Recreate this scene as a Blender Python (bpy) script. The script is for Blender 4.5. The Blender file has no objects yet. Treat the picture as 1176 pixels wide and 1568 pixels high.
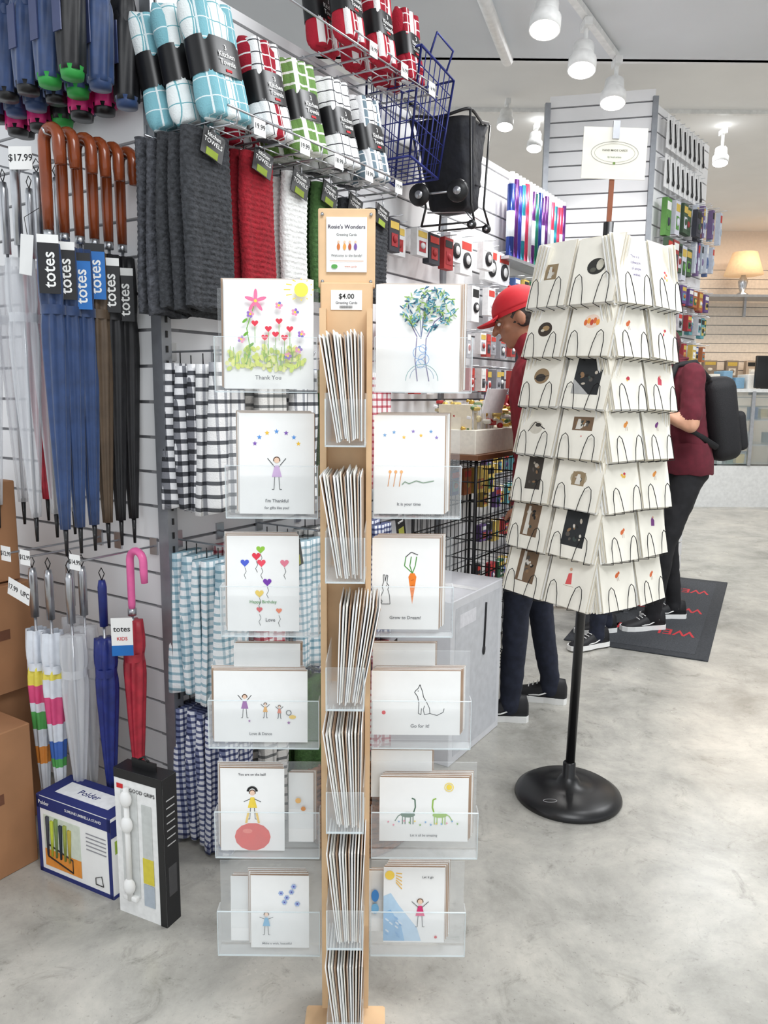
import bpy, bmesh, math, random
from mathutils import Vector, Matrix, noise
random.seed(7)
V=Vector
sc=bpy.context.scene
try:
    sc.view_settings.view_transform='Standard'
except Exception: pass

# ------------------------------------------------------------------ materials
def lin(c):
    r=[]
    for x in c:
        x=x/255.0
        r.append(x/12.92 if x<=0.04045 else ((x+0.055)/1.055)**2.4)
    return (r[0],r[1],r[2],1)
_mc={}
def mat(name,col=(200,200,200),rough=.6,metal=0,var=.05,scale=30,bump=0,bscale=200,emit=0,alpha=None,trans=0,sheen=0):
    if name in _mc: return _mc[name]
    m=bpy.data.materials.new(name); m.use_nodes=True
    nt=m.node_tree; b=nt.nodes['Principled BSDF']
    c=lin(col)
    b.inputs['Roughness'].default_value=rough
    b.inputs['Metallic'].default_value=metal
    tc=nt.nodes.new('ShaderNodeTexCoord')
    nz=nt.nodes.new('ShaderNodeTexNoise'); nz.inputs['Scale'].default_value=scale
    nz.inputs['Detail'].default_value=3
    nt.links.new(tc.outputs['Object'],nz.inputs['Vector'])
    mr=nt.nodes.new('ShaderNodeMapRange'); mr.inputs[1].default_value=.3; mr.inputs[2].default_value=.7
    mr.inputs[3].default_value=1-var*2; mr.inputs[4].default_value=1+var
    nt.links.new(nz.outputs['Fac'],mr.inputs[0])
    mx=nt.nodes.new('ShaderNodeVectorMath'); mx.operation='SCALE'
    mx.inputs[0].default_value=c[:3]
    nt.links.new(mr.outputs[0],mx.inputs['Scale'])
    nt.links.new(mx.outputs[0],b.inputs['Base Color'])
    if bump:
        n2=nt.nodes.new('ShaderNodeTexNoise'); n2.inputs['Scale'].default_value=bscale
        nt.links.new(tc.outputs['Object'],n2.inputs['Vector'])
        bp=nt.nodes.new('ShaderNodeBump'); bp.inputs['Strength'].default_value=bump; bp.inputs['Distance'].default_value=.01
        nt.links.new(n2.outputs['Fac'],bp.inputs['Height']); nt.links.new(bp.outputs[0],b.inputs['Normal'])
    if emit:
        b.inputs['Emission Color'].default_value=c; b.inputs['Emission Strength'].default_value=emit
    if alpha is not None: b.inputs['Alpha'].default_value=alpha
    if trans: b.inputs['Transmission Weight'].default_value=trans
    if sheen: b.inputs['Sheen Weight'].default_value=sheen
    _mc[name]=m; return m

def gridmat(name,base,l1,l2,px,pz,wx,wz,ox=0,oz=0,rough=.9,soft=False):
    if name in _mc: return _mc[name]
    m=bpy.data.materials.new(name); m.use_nodes=True
    nt=m.node_tree; b=nt.nodes['Principled BSDF']; b.inputs['Roughness'].default_value=rough
    tc=nt.nodes.new('ShaderNodeTexCoord'); sp=nt.nodes.new('ShaderNodeSeparateXYZ')
    nt.links.new(tc.outputs['Object'],sp.inputs[0])
    def stripe(sock,p,w,o):
        a=nt.nodes.new('ShaderNodeMath'); a.operation='MULTIPLY_ADD'
        nt.links.new(sock,a.inputs[0]); a.inputs[1].default_value=1/p; a.inputs[2].default_value=100+o
        f=nt.nodes.new('ShaderNodeMath'); f.operation='FRACT'; nt.links.new(a.outputs[0],f.inputs[0])
        l=nt.nodes.new('ShaderNodeMath'); l.operation='LESS_THAN'; nt.links.new(f.outputs[0],l.inputs[0]); l.inputs[1].default_value=w
        return l.outputs[0]
    m1=nt.nodes.new('ShaderNodeMix'); m1.data_type='RGBA'
    m1.inputs[6].default_value=lin(base); m1.inputs[7].default_value=lin(l1)
    nt.links.new(stripe(sp.outputs[2],pz,wz,oz),m1.inputs[0])
    m2=nt.nodes.new('ShaderNodeMix'); m2.data_type='RGBA'; m2.blend_type='MULTIPLY' if soft else 'MIX'
    nt.links.new(m1.outputs[2],m2.inputs[6]); m2.inputs[7].default_value=lin(l2)
    if wx>0:
        nt.links.new(stripe(sp.outputs[0],px,wx,ox),m2.inputs[0])
    else: m2.inputs[0].default_value=0
    nt.links.new(m2.outputs[2],b.inputs['Base Color'])
    n2=nt.nodes.new('ShaderNodeTexNoise'); n2.inputs['Scale'].default_value=260
    nt.links.new(tc.outputs['Object'],n2.inputs['Vector'])
    bp=nt.nodes.new('ShaderNodeBump'); bp.inputs['Strength'].default_value=.5; bp.inputs['Distance'].default_value=.004
    nt.links.new(n2.outputs['Fac'],bp.inputs['Height']); nt.links.new(bp.outputs[0],b.inputs['Normal'])
    _mc[name]=m; return m

def clearmat(name,col=(245,250,252),op=.18,rough=.08):
    if name in _mc: return _mc[name]
    m=bpy.data.materials.new(name); m.use_nodes=True; nt=m.node_tree
    b=nt.nodes['Principled BSDF']; b.inputs['Base Color'].default_value=lin(col); b.inputs['Roughness'].default_value=rough
    t=nt.nodes.new('ShaderNodeBsdfTransparent'); mx=nt.nodes.new('ShaderNodeMixShader')
    lw=nt.nodes.new('ShaderNodeLayerWeight'); lw.inputs[0].default_value=.35
    mr=nt.nodes.new('ShaderNodeMapRange'); mr.inputs[3].default_value=op; mr.inputs[4].default_value=min(1,op+.45)
    nt.links.new(lw.outputs['Facing'],mr.inputs[0])
    nt.links.new(mr.outputs[0],mx.inputs[0]); nt.links.new(t.outputs[0],mx.inputs[1]); nt.links.new(b.outputs[0],mx.inputs[2])
    nt.links.new(mx.outputs[0],nt.nodes['Material Output'].inputs[0])
    _mc[name]=m; return m

def floormat():
    m=bpy.data.materials.new('polished_concrete'); m.use_nodes=True; nt=m.node_tree; b=nt.nodes['Principled BSDF']
    tc=nt.nodes.new('ShaderNodeTexCoord')
    def nz(s,d,dist=0,rg=.62):
        n=nt.nodes.new('ShaderNodeTexNoise'); n.inputs['Scale'].default_value=s; n.inputs['Detail'].default_value=d
        n.inputs['Roughness'].default_value=rg; n.inputs['Distortion'].default_value=dist
        nt.links.new(tc.outputs['Object'],n.inputs['Vector']); return n.outputs['Fac']
    def ramp(s,stops):
        r=nt.nodes.new('ShaderNodeValToRGB'); e=r.color_ramp.elements
        while len(e)<len(stops): e.new(.5)
        for i,(p,c) in enumerate(stops): e[i].position=p; e[i].color=c
        nt.links.new(s,r.inputs[0]); return r.outputs[0]
    base=ramp(nz(2.6,12,.3,.70),[(.34,lin((148,146,139))),(.46,lin((169,167,160))),(.56,lin((184,181,173))),(.70,lin((202,198,188)))])
    spots=ramp(nz(8.5,14,.9,.74),[(.33,(.42,.42,.41,1)),(.39,(.80,.80,.79,1)),(.45,(1,1,1,1))])
    sp2=ramp(nz(75,8,0,.75),[(.33,(.45,.45,.44,1)),(.41,(.95,.95,.95,1)),(1,(1,1,1,1))])
    def mul(a,c,f,bt='MULTIPLY'):
        x=nt.nodes.new('ShaderNodeMix'); x.data_type='RGBA'; x.blend_type=bt; x.inputs[0].default_value=f
        nt.links.new(a,x.inputs[6]); nt.links.new(c,x.inputs[7]); return x.outputs[2]
    nt.links.new(mul(mul(base,spots,.6),sp2,.7),b.inputs['Base Color'])
    rr=nt.nodes.new('ShaderNodeMapRange'); rr.inputs[3].default_value=.12; rr.inputs[4].default_value=.36
    nt.links.new(nz(5,8),rr.inputs[0]); nt.links.new(rr.outputs[0],b.inputs['Roughness'])
    bp=nt.nodes.new('ShaderNodeBump'); bp.inputs['Strength'].default_value=.06; bp.inputs['Distance'].default_value=.01
    nt.links.new(nz(18,8),bp.inputs['Height']); nt.links.new(bp.outputs[0],b.inputs['Normal'])
    return m

WHITE=mat('white_paper',(245,245,243),.7,var=.01)
SLAT=mat('slat_white',(238,238,239),.45,var=.02,scale=4)
GROOVE=mat('slat_groove',(138,138,141),.6)
METAL=mat('brushed_metal',(190,192,196),.28,.9)
STEEL=mat('galv_standard',(150,153,158),.4,.7)
WOOD=mat('light_pine',(224,188,146),.55,var=.06,scale=14)
KRAFT=mat('kraft_envelope',(176,148,124),.8)
BLACK=mat('black_plastic',(22,22,24),.35)
BLKWIRE=mat('black_wire',(18,18,20),.4,.3)
ACRY=clearmat('clear_acrylic',op=.05)
CREAM=mat('cream_card',(244,240,228),.75,var=.015)
CREAM2=mat('cream_envelope',(226,219,202),.8,var=.02)
INK=mat('ink_black',(35,35,38),.7)

# ------------------------------------------------------------------ mesh builder
def F(o,x,y):
    x=V(x).normalized(); y=V(y).normalized(); z=x.cross(y)
    M=Matrix.Identity(4)
    for i in range(3):
        M[i][0]=x[i];M[i][1]=y[i];M[i][2]=z[i];M[i][3]=o[i]
    return M
def T(x,y,z): return Matrix.Translation((x,y,z))
def R(a,ax): return Matrix.Rotation(math.radians(a),4,ax)

class MB:
    def __init__(s): s.v=[];s.f=[];s.fm=[];s.fs=[];s.m=[];s.T=Matrix.Identity(4)
    def mi(s,m):
        if m not in s.m: s.m.append(m)
        return s.m.index(m)
    def add(s,vs,fs,m,smooth=False,X=None):
        M=s.T if X is None else s.T@X
        o=len(s.v); s.v+= [M@V(p) for p in vs]; k=s.mi(m)
        for f in fs: s.f.append([i+o for i in f]); s.fm.append(k); s.fs.append(smooth)
    def box(s,c,d,m,X=None,bev=0,seg=2):
        x,y,z=d[0]/2,d[1]/2,d[2]/2
        if bev:
            bm=bmesh.new(); bmesh.ops.create_cube(bm,size=1)
            for v in bm.verts: v.co=V((v.co.x*d[0],v.co.y*d[1],v.co.z*d[2]))
            bmesh.ops.bevel(bm,geom=bm.edges[:],offset=bev,segments=seg,affect='EDGES',profile=.5)
            bm.verts.index_update()
            vs=[v.co+V(c) for v in bm.verts]; fs=[[v.index for v in f.verts] for f in bm.faces]; bm.free()
            s.add(vs,fs,m,True if seg>1 else False,X); return
        vs=[(c[0]+a*x,c[1]+b*y,c[2]+e*z) for a in(-1,1) for b in(-1,1) for e in(-1,1)]
        s.add(vs,[(0,1,3,2),(4,6,7,5),(0,4,5,1),(2,3,7,6),(0,2,6,4),(1,5,7,3)],m,False,X)
    def loft(s,rings,m,smooth=True,cap=True,X=None,closed=True):
        n=len(rings[0]); vs=[p for r in rings for p in r]; fs=[]
        for i in range(len(rings)-1):
            for j in range(n if closed else n-1):
                k=(j+1)%n
                fs.append((i*n+j,i*n+k,(i+1)*n+k,(i+1)*n+j))
        if cap and closed:
            fs.append(tuple(range(n))[::-1]); fs.append(tuple((len(rings)-1)*n+j for j in range(n)))
        s.add(vs,fs,m,smooth,X)
    def cyl(s,a,b,r1,m,r2=None,n=12,X=None,cap=True):
        s.tube([a,b],[r1,r1 if r2 is None else r2],m,n,X,cap)
    def tube(s,pts,r,m,n=6,X=None,cap=True,closed=False):
        pts=[V(p) for p in pts]
        if not isinstance(r,(list,tuple)): r=[r]*len(pts)
        rings=[];u=None
        for i,p in enumerate(pts):
            t=(pts[min(i+1,len(pts)-1)]-pts[max(i-1,0)])
            if t.length<1e-9: t=V((0,0,1))
            t.normalize()
            if u is None:
                u=t.orthogonal().normalized()
            else:
                u=(u-t*u.dot(t))
                u= u.normalized() if u.length>1e-6 else t.orthogonal().normalized()
            w=t.cross(u)
            rings.append([p+(u*math.cos(2*math.pi*j/n)+w*math.sin(2*math.pi*j/n))*r[i] for j in range(n)])
        s.loft(rings,m,True,cap,X)
    def ell(s,c,r,m,n=14,X=None,z0=-1,z1=1):
        rings=[];k=max(6,n//2)
        a0=math.asin(z0);a1=math.asin(z1)
        for i in range(k+1):
            a=a0+(a1-a0)*i/k; cr=max(.002,math.cos(a))
            rings.append([(c[0]+r[0]*cr*math.cos(2*math.pi*j/n),c[1]+r[1]*cr*math.sin(2*math.pi*j/n),c[2]+r[2]*math.sin(a)) for j in range(n)])
        s.loft(rings,m,True,True,X)
    def lathe(s,prof,m,n=24,X=None,c=(0,0,0),rip=0,rk=8):
        s.loft([[(c[0]+r*(1+rip*math.cos(rk*2*math.pi*j/n))*math.cos(2*math.pi*j/n),c[1]+r*(1+rip*math.cos(rk*2*math.pi*j/n))*math.sin(2*math.pi*j/n),c[2]+z) for j in range(n)] for r,z in prof],m,True,True,X)
    def poly(s,pts,m,X=None): s.add(pts,[tuple(range(len(pts)))],m,False,X)
    def text(s,t,X,size,m,align='CENTER',sx=1):
        cu=bpy.data.curves.new('t','FONT'); cu.body=t; cu.size=size; cu.align_x=align; cu.align_y='CENTER'; cu.resolution_u=2
        cu.offset=size*.012
        ob=bpy.data.objects.new('t',cu); sc.collection.objects.link(ob)
        dg=bpy.context.evaluated_depsgraph_get(); dg.update()
        me=bpy.data.meshes.new_from_object(ob.evaluated_get(dg))
        s.add([(v.co.x*sx,v.co.y,0) for v in me.vertices],[tuple(p.vertices) for p in me.polygons],m,False,X)
        bpy.data.objects.remove(ob); bpy.data.curves.remove(cu); bpy.data.meshes.remove(me)
    def build(s,name,M=None,parent=None):
        me=bpy.data.meshes.new(name); me.from_pydata([tuple(p) for p in s.v],[],s.f)
        for m in s.m: me.materials.append(m)
        me.polygons.foreach_set('material_index',s.fm); me.polygons.foreach_set('use_smooth',s.fs)
        me.update(); ob=bpy.data.objects.new(name,me); sc.collection.objects.link(ob)
        if M is not None: ob.matrix_world=M
        if parent: ob.parent=parent
        return ob
def empty(name):
    e=bpy.data.objects.new(name,None); e.location=(0,0,0); sc.collection.objects.link(e); return e

# ------------------------------------------------------------------ wall frames
CX,CY=-.62,2.18
U=V((.541,.841,0)).normalized(); N=V((U.y,-U.x,0))
A_=V((U.y,-U.x,0)); NA=V((A_.y,-A_.x,0))
def frame(o,al,nm):
    M=Matrix.Identity(4)
    for i in range(3):
        M[i][0]=al[i];M[i][1]=-nm[i];M[i][2]=(0,0,1)[i];M[i][3]=o[i]
    return M
def WB(s,out,z): return frame(V((CX,CY,z))+U*s+N*out,U,N)
def WA(t,out,z): return frame(V((CX,CY,z))-A_*t+NA*out,A_,NA)

def slatwall(name,M,x0,x1,z0,z1,p=.1,th=.05,mt=SLAT):
    b=MB(); L=x1-x0; cx=(x0+x1)/2
    b.box((cx,.012+th/2,(z0+z1)/2),(L,th,z1-z0),GROOVE)
    z=z0
    while z<z1-.02:
        h=min(p-.009,z1-z)
        b.box((cx,.006,z+h/2),(L,.014,h),mt); z+=p
    return b.build(name,M)

# ------------------------------------------------------------------ room shell
b=MB(); b.box((2,5,-.05),(10.4,15,.1),floormat()); b.build('floor')
CEIL=mat('ceiling_paint',(222,225,228),.8,var=.02,scale=2); CEIL2=mat('ceiling_paint_light',(240,239,237),.8,var=.02,scale=2)
b=MB(); b.box((2,1.0,3.16),(10.4,6.9,.1),CEIL); b.box((2,4.45,3.3),(10.4,.06,.38),CEIL2); b.build('ceiling')
b=MB(); b.box((2,8.0,3.55),(10.4,7.2,.1),CEIL2); b.build('ceiling.001')
PEACH=mat('warm_wall',(240,224,208),.7,var=.02)
b=MB(); b.box((3.0,10.75,1.75),(8.2,.1,3.6),PEACH); b.build('wall_back')
b=MB(); b.box((7.0,5,1.75),(.1,11.4,3.6),SLAT); b.build('wall_right')
slatwall('wall_left',frame(V((CX,CY,0)),U,N),0,3.0,0.02,2.45,.1)
slatwall('wall_left_return',frame(V((CX,CY,0)),A_,NA),-1.6,0,0.02,2.6,.1)
d=V((.59,-.14,0)).normalized(); nrm=V((d.y,-d.x,0))
slatwall('wall_pillar',frame(V((.94,4.76,0)),d,nrm),0,.58,0.02,3.04,.08)
d2=V((.63,.777,0)).normalized(); n2=V((d2.y,-d2.x,0))
slatwall('wall_center',frame(V((1.52,4.63,0)),d2,n2),0.0,.95,0.02,2.96,.1)
b=MB()
b.box((1.505,4.63,1.5),(.03,.03,3.0),STEEL); b.box((.925,4.75,1.5),(.03,.03,3.0),STEEL); b.build('trim_pillar')
b=MB()
X=frame(V((CX,CY,0)),U,N)
b.box((-.012,-.012,1.3),(.035,.04,2.6),STEEL,X)
for i in range(60):
    b.box((-.012,-.0335,.1+i*.04),(.006,.003,.018),BLACK,X)
b.box((1.6,-.006,1.22),(.03,.02,2.44),STEEL,X)
b.build('trim_shelf_standard')

# ------------------------------------------------------------------ drawing helper for cards
def CM(rgb):
    k='art_%d_%d_%d'%rgb
    return mat(k,rgb,.75,var=.04,scale=60)
class Draw:
    def __init__(s,mb,X,w,h): s.b=mb;s.X=X;s.w=w;s.h=h;s.z=.0008
    def P(s,x,y): return (x*s.w,y*s.h,s.z)
    def up(s): s.z+=.00006
    def dot(s,x,y,r,c,ry=None,n=14,rot=0):
        s.up(); ry=r if ry is None else ry; cr,sr=math.cos(rot),math.sin(rot)
        pts=[]
        for j in range(n):
            a=2*math.pi*j/n; px,py=r*math.cos(a),ry*math.sin(a)
            pts.append((x*s.w+px*cr-py*sr,y*s.h+px*sr+py*cr,s.z))
        s.b.poly(pts,CM(c),s.X)
    def star(s,x,y,r,c,k=5):
        s.up(); s.b.poly([(x*s.w+(r if j%2==0 else r*.42)*math.sin(math.pi*j/k),y*s.h+(r if j%2==0 else r*.42)*math.cos(math.pi*j/k),s.z) for j in range(2*k)],CM(c),s.X)
    def heart(s,x,y,r,c):
        s.up(); pts=[]
        for j in range(18):
            t=2*math.pi*j/18
            pts.append((x*s.w+r*math.sin(t)**3,y*s.h+r*(13*math.cos(t)-5*math.cos(2*t)-2*math.cos(3*t)-math.cos(4*t))/16,s.z))
        s.b.poly(pts[::-1],CM(c),s.X)
    def poly(s,pts,c):
        s.up(); s.b.poly([s.P(*p) for p in pts],CM(c),s.X)
    def line(s,pts,c=(60,60,62),w=.0007):
        s.up(); q=[V(s.P(*p)) for p in pts]
        for a,e in zip(q[:-1],q[1:]):
            dd=(e-a)
            if dd.length<1e-6: continue
            nn=V((-dd.y,dd.x,0)).normalized()*w
            s.b.add([a-nn,e-nn,e+nn,a+nn],[(0,1,2,3)],CM(c),False,s.X)
    def arc(s,x,y,r,a0,a1,c=(60,60,62),w=.0007,n=12,ry=None):
        ry=r if ry is None else ry
        s.line([(x+r*math.cos(math.radians(a0+(a1-a0)*i/n))/s.w,y+ry*math.sin(math.radians(a0+(a1-a0)*i/n))/s.h) for i in range(n+1)],c,w)
    def txt(s,t,x,y,size,c=(90,90,95)):
        s.up(); s.b.text(t,s.X@T(x*s.w,y*s.h,s.z),size,CM(c))
    def kid(s,x,y,k,c,legs=True,arms=1):
        w,h=s.w,s.h; k1=k/w; k2=k/h
        s.poly([(x-.12*k1,y-.12*k2),(x+.12*k1,y-.12*k2),(x+.05*k1,y+.16*k2),(x-.05*k1,y+.16*k2)],c)
        s.dot(x,y+.28*k2,.07*k,(240,205,180)); s.arc(x,y+.28*k2,.075*k,-20,200,(90,60,40),.0009)
        s.line([(x-.05*k1,y+.12*k2),(x-.22*k1,y+(.1+.15*arms)*k2)],w=.0006); s.line([(x+.05*k1,y+.12*k2),(x+.22*k1,y+(.1+.15*arms)*k2)],w=.0006)
        if legs:
            s.line([(x-.05*k1,y-.12*k2),(x-.07*k1,y-.42*k2),(x-.12*k1,y-.42*k2)],w=.0006); s.line([(x+.05*k1,y-.12*k2),(x+.07*k1,y-.42*k2),(x+.12*k1,y-.42*k2)],w=.0006)

def art(i,D):
    g=(110,170,60)
    if i=='L1':
        for k in range(90):
            x=random.uniform(.03,.9); D.dot(x,random.uniform(.18,.38),random.uniform(.004,.009),random.choice([(222,232,110),(232,236,140),(206,224,110),(236,236,170)]),.004,9,rot=random.uniform(0,3))
        for k in range(26):
            x=.06+.85*random.random(); y=.17+random.random()*.15; D.line([(x,y),(x+random.uniform(-.02,.02),y+.1)],(130,180,70),.0005)
        for (x,y) in [(.35,.6),(.5,.55),(.62,.62),(.46,.47),(.58,.5),(.74,.55),(.68,.47)]: D.line([(x,y-.18),(x,y)],g,.0005); D.heart(x,y,.0065,(222,60,80))
        for a in range(5): D.dot(.36+.06*math.cos(a*1.26+.3),.8+.055*math.sin(a*1.26+.3),.011,(232,120,160),.0035,rot=a*1.26+.3)
        D.dot(.36,.8,.003,(250,210,90))
        D.line([(.34,.75),(.26,.55),(.3,.35),(.25,.22)],g,.0008)
        for (x,y) in ((.25,.5),(.31,.4),(.24,.62)): D.dot(x,y,.006,g,.0025,rot=.7)
        for (x,y) in [(.3,.68),(.62,.76),(.8,.7),(.2,.45),(.87,.5),(.84,.36),(.72,.3)]:
            for a in range(5): D.dot(x+.028*math.cos(a*1.26),y+.022*math.sin(a*1.26),.0028,random.choice([(150,110,190),(230,150,180),(120,120,190)]),n=8)
            D.dot(x,y,.0022,(250,210,60),n=8)
        D.dot(.87,.9,.013,(252,232,90))
        for a in range(12): D.line([(.87+.12*math.cos(a*.524),.9+.085*math.sin(a*.524)),(.87+(.17 if a in(0,1,11,2,3,10) else .24)*math.cos(a*.524)*.8,.9+.10*math.sin(a*.524))],(248,214,70),.0009)
        D.txt('Thank You',.5,.1,.011)
    elif i=='R1':
        D.line([(.5,.10),(.47,.3),(.49,.52),(.40,.66),(.33,.74)],(120,110,150),.0009); D.line([(.64,.10),(.59,.3),(.6,.5),(.70,.66),(.8,.72)],(120,110,150),.0009)
        for a,bx in ((.45,.62),(.52,.8),(.6,.86),(.56,.7)): D.line([(.54,.5),(a,bx)],(120,130,160),.0006)
        for k in range(230):
            a=random.uniform(0,6.28); r=random.random()**.55
            D.dot(.63+.33*r*math.cos(a),.77+.20*r*math.sin(a),.0050,random.choice([(70,130,140),(140,175,90),(90,150,165),(160,190,130),(60,90,120),(120,170,190)]),.0014,8,rot=random.uniform(0,3.1))
        for (x,y,r) in ((.52,.36,.012),(.57,.3,.01),(.53,.26,.008),(.56,.4,.007)): D.arc(x,y,r,0,360,(120,165,215),.0006)
        D.arc(.55,.10,.03,0,180,(120,165,165),.0006); D.arc(.55,.12,.022,0,180,(150,170,190),.0006)
    elif i=='L2':
        for k in range(7):
            a=math.radians(15+k*25); D.star(.5+.3*math.cos(a),.66+.16*math.sin(a),.005,random.choice([(222,70,90),(250,200,60),(90,150,220),(130,90,180)]))
        D.kid(.5,.42,.08,(205,170,215),arms=1.5); D.txt("I'm Thankful",.5,.13,.009); D.txt("for gifts like you!",.5,.06,.007)
    elif i=='R2':
        for (x,y) in [(.15,.8),(.28,.83),(.42,.78),(.55,.84),(.66,.8),(.8,.84),(.88,.78)]: D.star(x,y,.004,random.choice([(150,130,200),(250,200,80),(120,170,220)]))
        for x in (.2,.28,.36): D.line([(x,.28),(x+.03,.42)],(230,150,70)); D.dot(x+.03,.43,.003,(240,170,90))
        D.line([(.4,.30),(.44,.33),(.5,.31),(.6,.34),(.7,.32),(.85,.34)],(120,150,120),.0009); D.txt('It is your time',.5,.1,.008)
    elif i=='L3':
        for (x,y,c) in [(.25,.72,(80,100,210)),(.47,.86,(150,200,70)),(.48,.72,(240,80,100)),(.41,.79,(230,60,80)),(.8,.72,(230,130,150)),(.56,.52,(120,60,170)),(.45,.4,(235,200,60)),(.72,.22,(240,120,70)),(.45,.23,(220,60,70))]:
            D.heart(x,y,.0085 if y>.3 else .006,c); D.line([(x,y-.05),(x+.02,y-.09),(x-.01,y-.13),(x+.015,y-.17)],w=.0004)
        D.txt('Happy Birthday',.5,.31,.0085,(90,150,80)); D.txt('Love',.6,.12,.010)
    elif i=='R3':
        D.poly([(.54,.58),(.57,.62),(.63,.62),(.66,.58),(.6,.28)],(240,130,40))
        for x in (.5,.58,.66): D.line([(.6,.62),(x-.02,.7),(x,.8)],(80,150,60),.0009)
        for y in (.36,.42,.48,.54): D.line([(.58,y),(.62,y+.01)],(200,100,30),.0005)
        D.line([(.14,.28),(.13,.36),(.17,.43),(.15,.47),(.17,.52),(.165,.60),(.19,.60),(.195,.53),(.215,.60),(.235,.59),(.22,.51),(.25,.48),(.235,.44),(.26,.38),(.27,.28),(.14,.28)],w=.0006)
        D.dot(.215,.485,.0008,(40,40,40),n=6); D.arc(.13,.31,.003,0,360,w=.0005); D.line([(.50,.8),(.58,.85),(.68,.82)])
        D.txt('Grow to Dream!',.5,.13,.009)
    elif i=='L4':
        D.kid(.33,.52,.062,(150,80,160),arms=1.6); D.kid(.55,.46,.04,(230,170,80),arms=1.2); D.kid(.7,.44,.035,(220,120,90),arms=1.2)
        D.dot(.84,.36,.007,(240,200,80),.004); D.arc(.8,.42,.005,0,360); D.star(.8,.28,.004,(150,80,160)); D.star(.38,.3,.003,(150,80,160)); D.txt('Love & Dance',.5,.12,.008)
    elif i=='R4':
        D.line([(.52,.60),(.50,.64),(.485,.67),(.50,.70),(.525,.73),(.545,.79),(.56,.73),(.575,.68),(.585,.6),(.62,.52),(.655,.42),(.66,.34),(.60,.32),(.585,.40),(.60,.46)],w=.0007)
        D.line([(.52,.60),(.535,.5),(.53,.34),(.56,.32),(.565,.42)],w=.0007); D.line([(.66,.34),(.74,.31),(.81,.36),(.82,.42)],w=.0007); D.dot(.525,.69,.001,(40,40,40),n=6)
        D.dot(.14,.35,.004,(230,50,60)); D.txt('Go for it!',.55,.14,.010)
    elif i=='L5':
        D.dot(.5,.17,.037,(226,70,58),.030); D.dot(.42,.24,.010,(240,120,105),.005); D.kid(.5,.58,.08,(244,214,80),arms=-.4); D.arc(.5,.725,.009,0,180,(30,30,30),.0025)
        D.line([(.44,.48),(.40,.34)],(240,200,80),.0022); D.line([(.56,.48),(.60,.34)],(240,200,80),.0022); D.txt('You are on the ball!',.5,.93,.007)
    elif i=='R5':
        for (x,c) in ((.32,(90,120,100)),(.68,(150,190,80))):
            D.dot(x,.42,.015,c,.006); dx=.06 if x<.5 else -.06
            D.line([(x+dx,.43),(x+dx*1.4,.54),(x+dx*1.3,.66),(x+dx*.7,.68)],c,.0014)
            D.line([(x-dx,.44),(x-dx*1.8,.40),(x-dx*2.4,.32)],c,.001)
            for k in (-.06,-.03,.03,.06): D.line([(x+k,.40),(x+k,.27)],c,.0010)
        D.dot(.78,.86,.006,(250,222,90)); D.arc(.78,.86,.009,0,360,(250,222,90))
        for k in range(14): D.dot(.10+.06*k,random.uniform(.26,.34),.002,random.choice([(240,150,170),(250,210,70),(120,170,220),(130,180,90)]),n=8)
        D.txt('Let it all be amazing',.5,.1,.007)
    elif i=='L6':
        for (x,y) in [(.52,.76),(.62,.7),(.7,.78),(.58,.64),(.8,.62),(.74,.86)]:
            for a in range(6): D.dot(x+.03*math.cos(a*1.05),y+.022*math.sin(a*1.05),.0022,(165,185,225),n=7)
            D.dot(x,y,.0018,(90,80,170),n=8)
        D.kid(.27,.36,.065,(110,180,220),arms=.6); D.txt('Make a wish, beautiful',.45,.07,.007)
    elif i=='R6':
        D.poly([(0,.02),(0,.62),(.12,.66),(.25,.5),(.4,.35),(.55,.2),(.62,.02)],(190,218,240)); D.poly([(0,.02),(0,.4),(.12,.44),(.3,.2),(.35,.02)],(140,190,230))
        for k in range(14): x=random.uniform(.05,.3); y=random.uniform(.05,.40); D.dot(x,y,.005,(120,175,225) if k%2 else (215,232,246),.002,9,rot=-.7)
        D.dot(.10,.90,.010,(252,215,90))
        for a in range(5): D.line([(.2,.93-.03*a),(.30,.92-.05*a)],(245,190,60),.0008)
        D.kid(.6,.42,.08,(225,60,120),arms=1.2); D.dot(.86,.08,.003,(220,50,60)); D.txt('Let it go',.72,.88,.007)

# ------------------------------------------------------------------ wooden greeting card rack
rack=empty('greeting_card_rack')
PX,PY=-.0735,1.47
b=MB()
b.box((PX,PY+.02,.80),(.098,.022,1.50),WOOD,bev=.002,seg=1)
b.box((PX,PY+.075,.80),(.022,.09,1.50),WOOD)
b.box((PX-.042,PY-.005,.78),(.012,.04,1.44),WOOD); b.box((PX+.044,PY-.005,.78),(.010,.04,1.44),WOOD)
b.box((PX,PY-.06,.015),(.17,.16,.03),WOOD,bev=.004,seg=1)
b.box((PX,PY+.022,1.612),(.106,.012,.142),WOOD,bev=.002,seg=1)
for sx in(-1,1):
    b.cyl((PX+sx*.045,PY+.012,1.672),(PX+sx*.045,PY+.016,1.672),.003,METAL,n=8); b.cyl((PX+sx*.045,PY+.012,1.552),(PX+sx*.045,PY+.016,1.552),.003,METAL,n=8)
b.box((PX,PY+.0135,1.618),(.075,.003,.098),WHITE)
hx=F((PX-.0375,PY+.0118,1.569),(1,0,0),(0,0,1)); D=Draw(b,hx,.075,.098)
D.txt("Rosie's Wonders",.5,.82,.0100,(60,50,70)); D.txt('Greeting Cards',.5,.68,.006,(90,90,90))
for x,c in((.3,(210,120,60)),(.45,(230,160,80)),(.58,(180,90,60)),(.72,(120,90,160))):
    D.dot(x,.46,.003,c,.006); D.dot(x,.55,.0022,(235,195,165))
D.txt('Welcome to the family!',.5,.3,.006,(90,90,90)); D.line([(.08,.2),(.92,.2)],(200,140,90),.0005)
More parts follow.
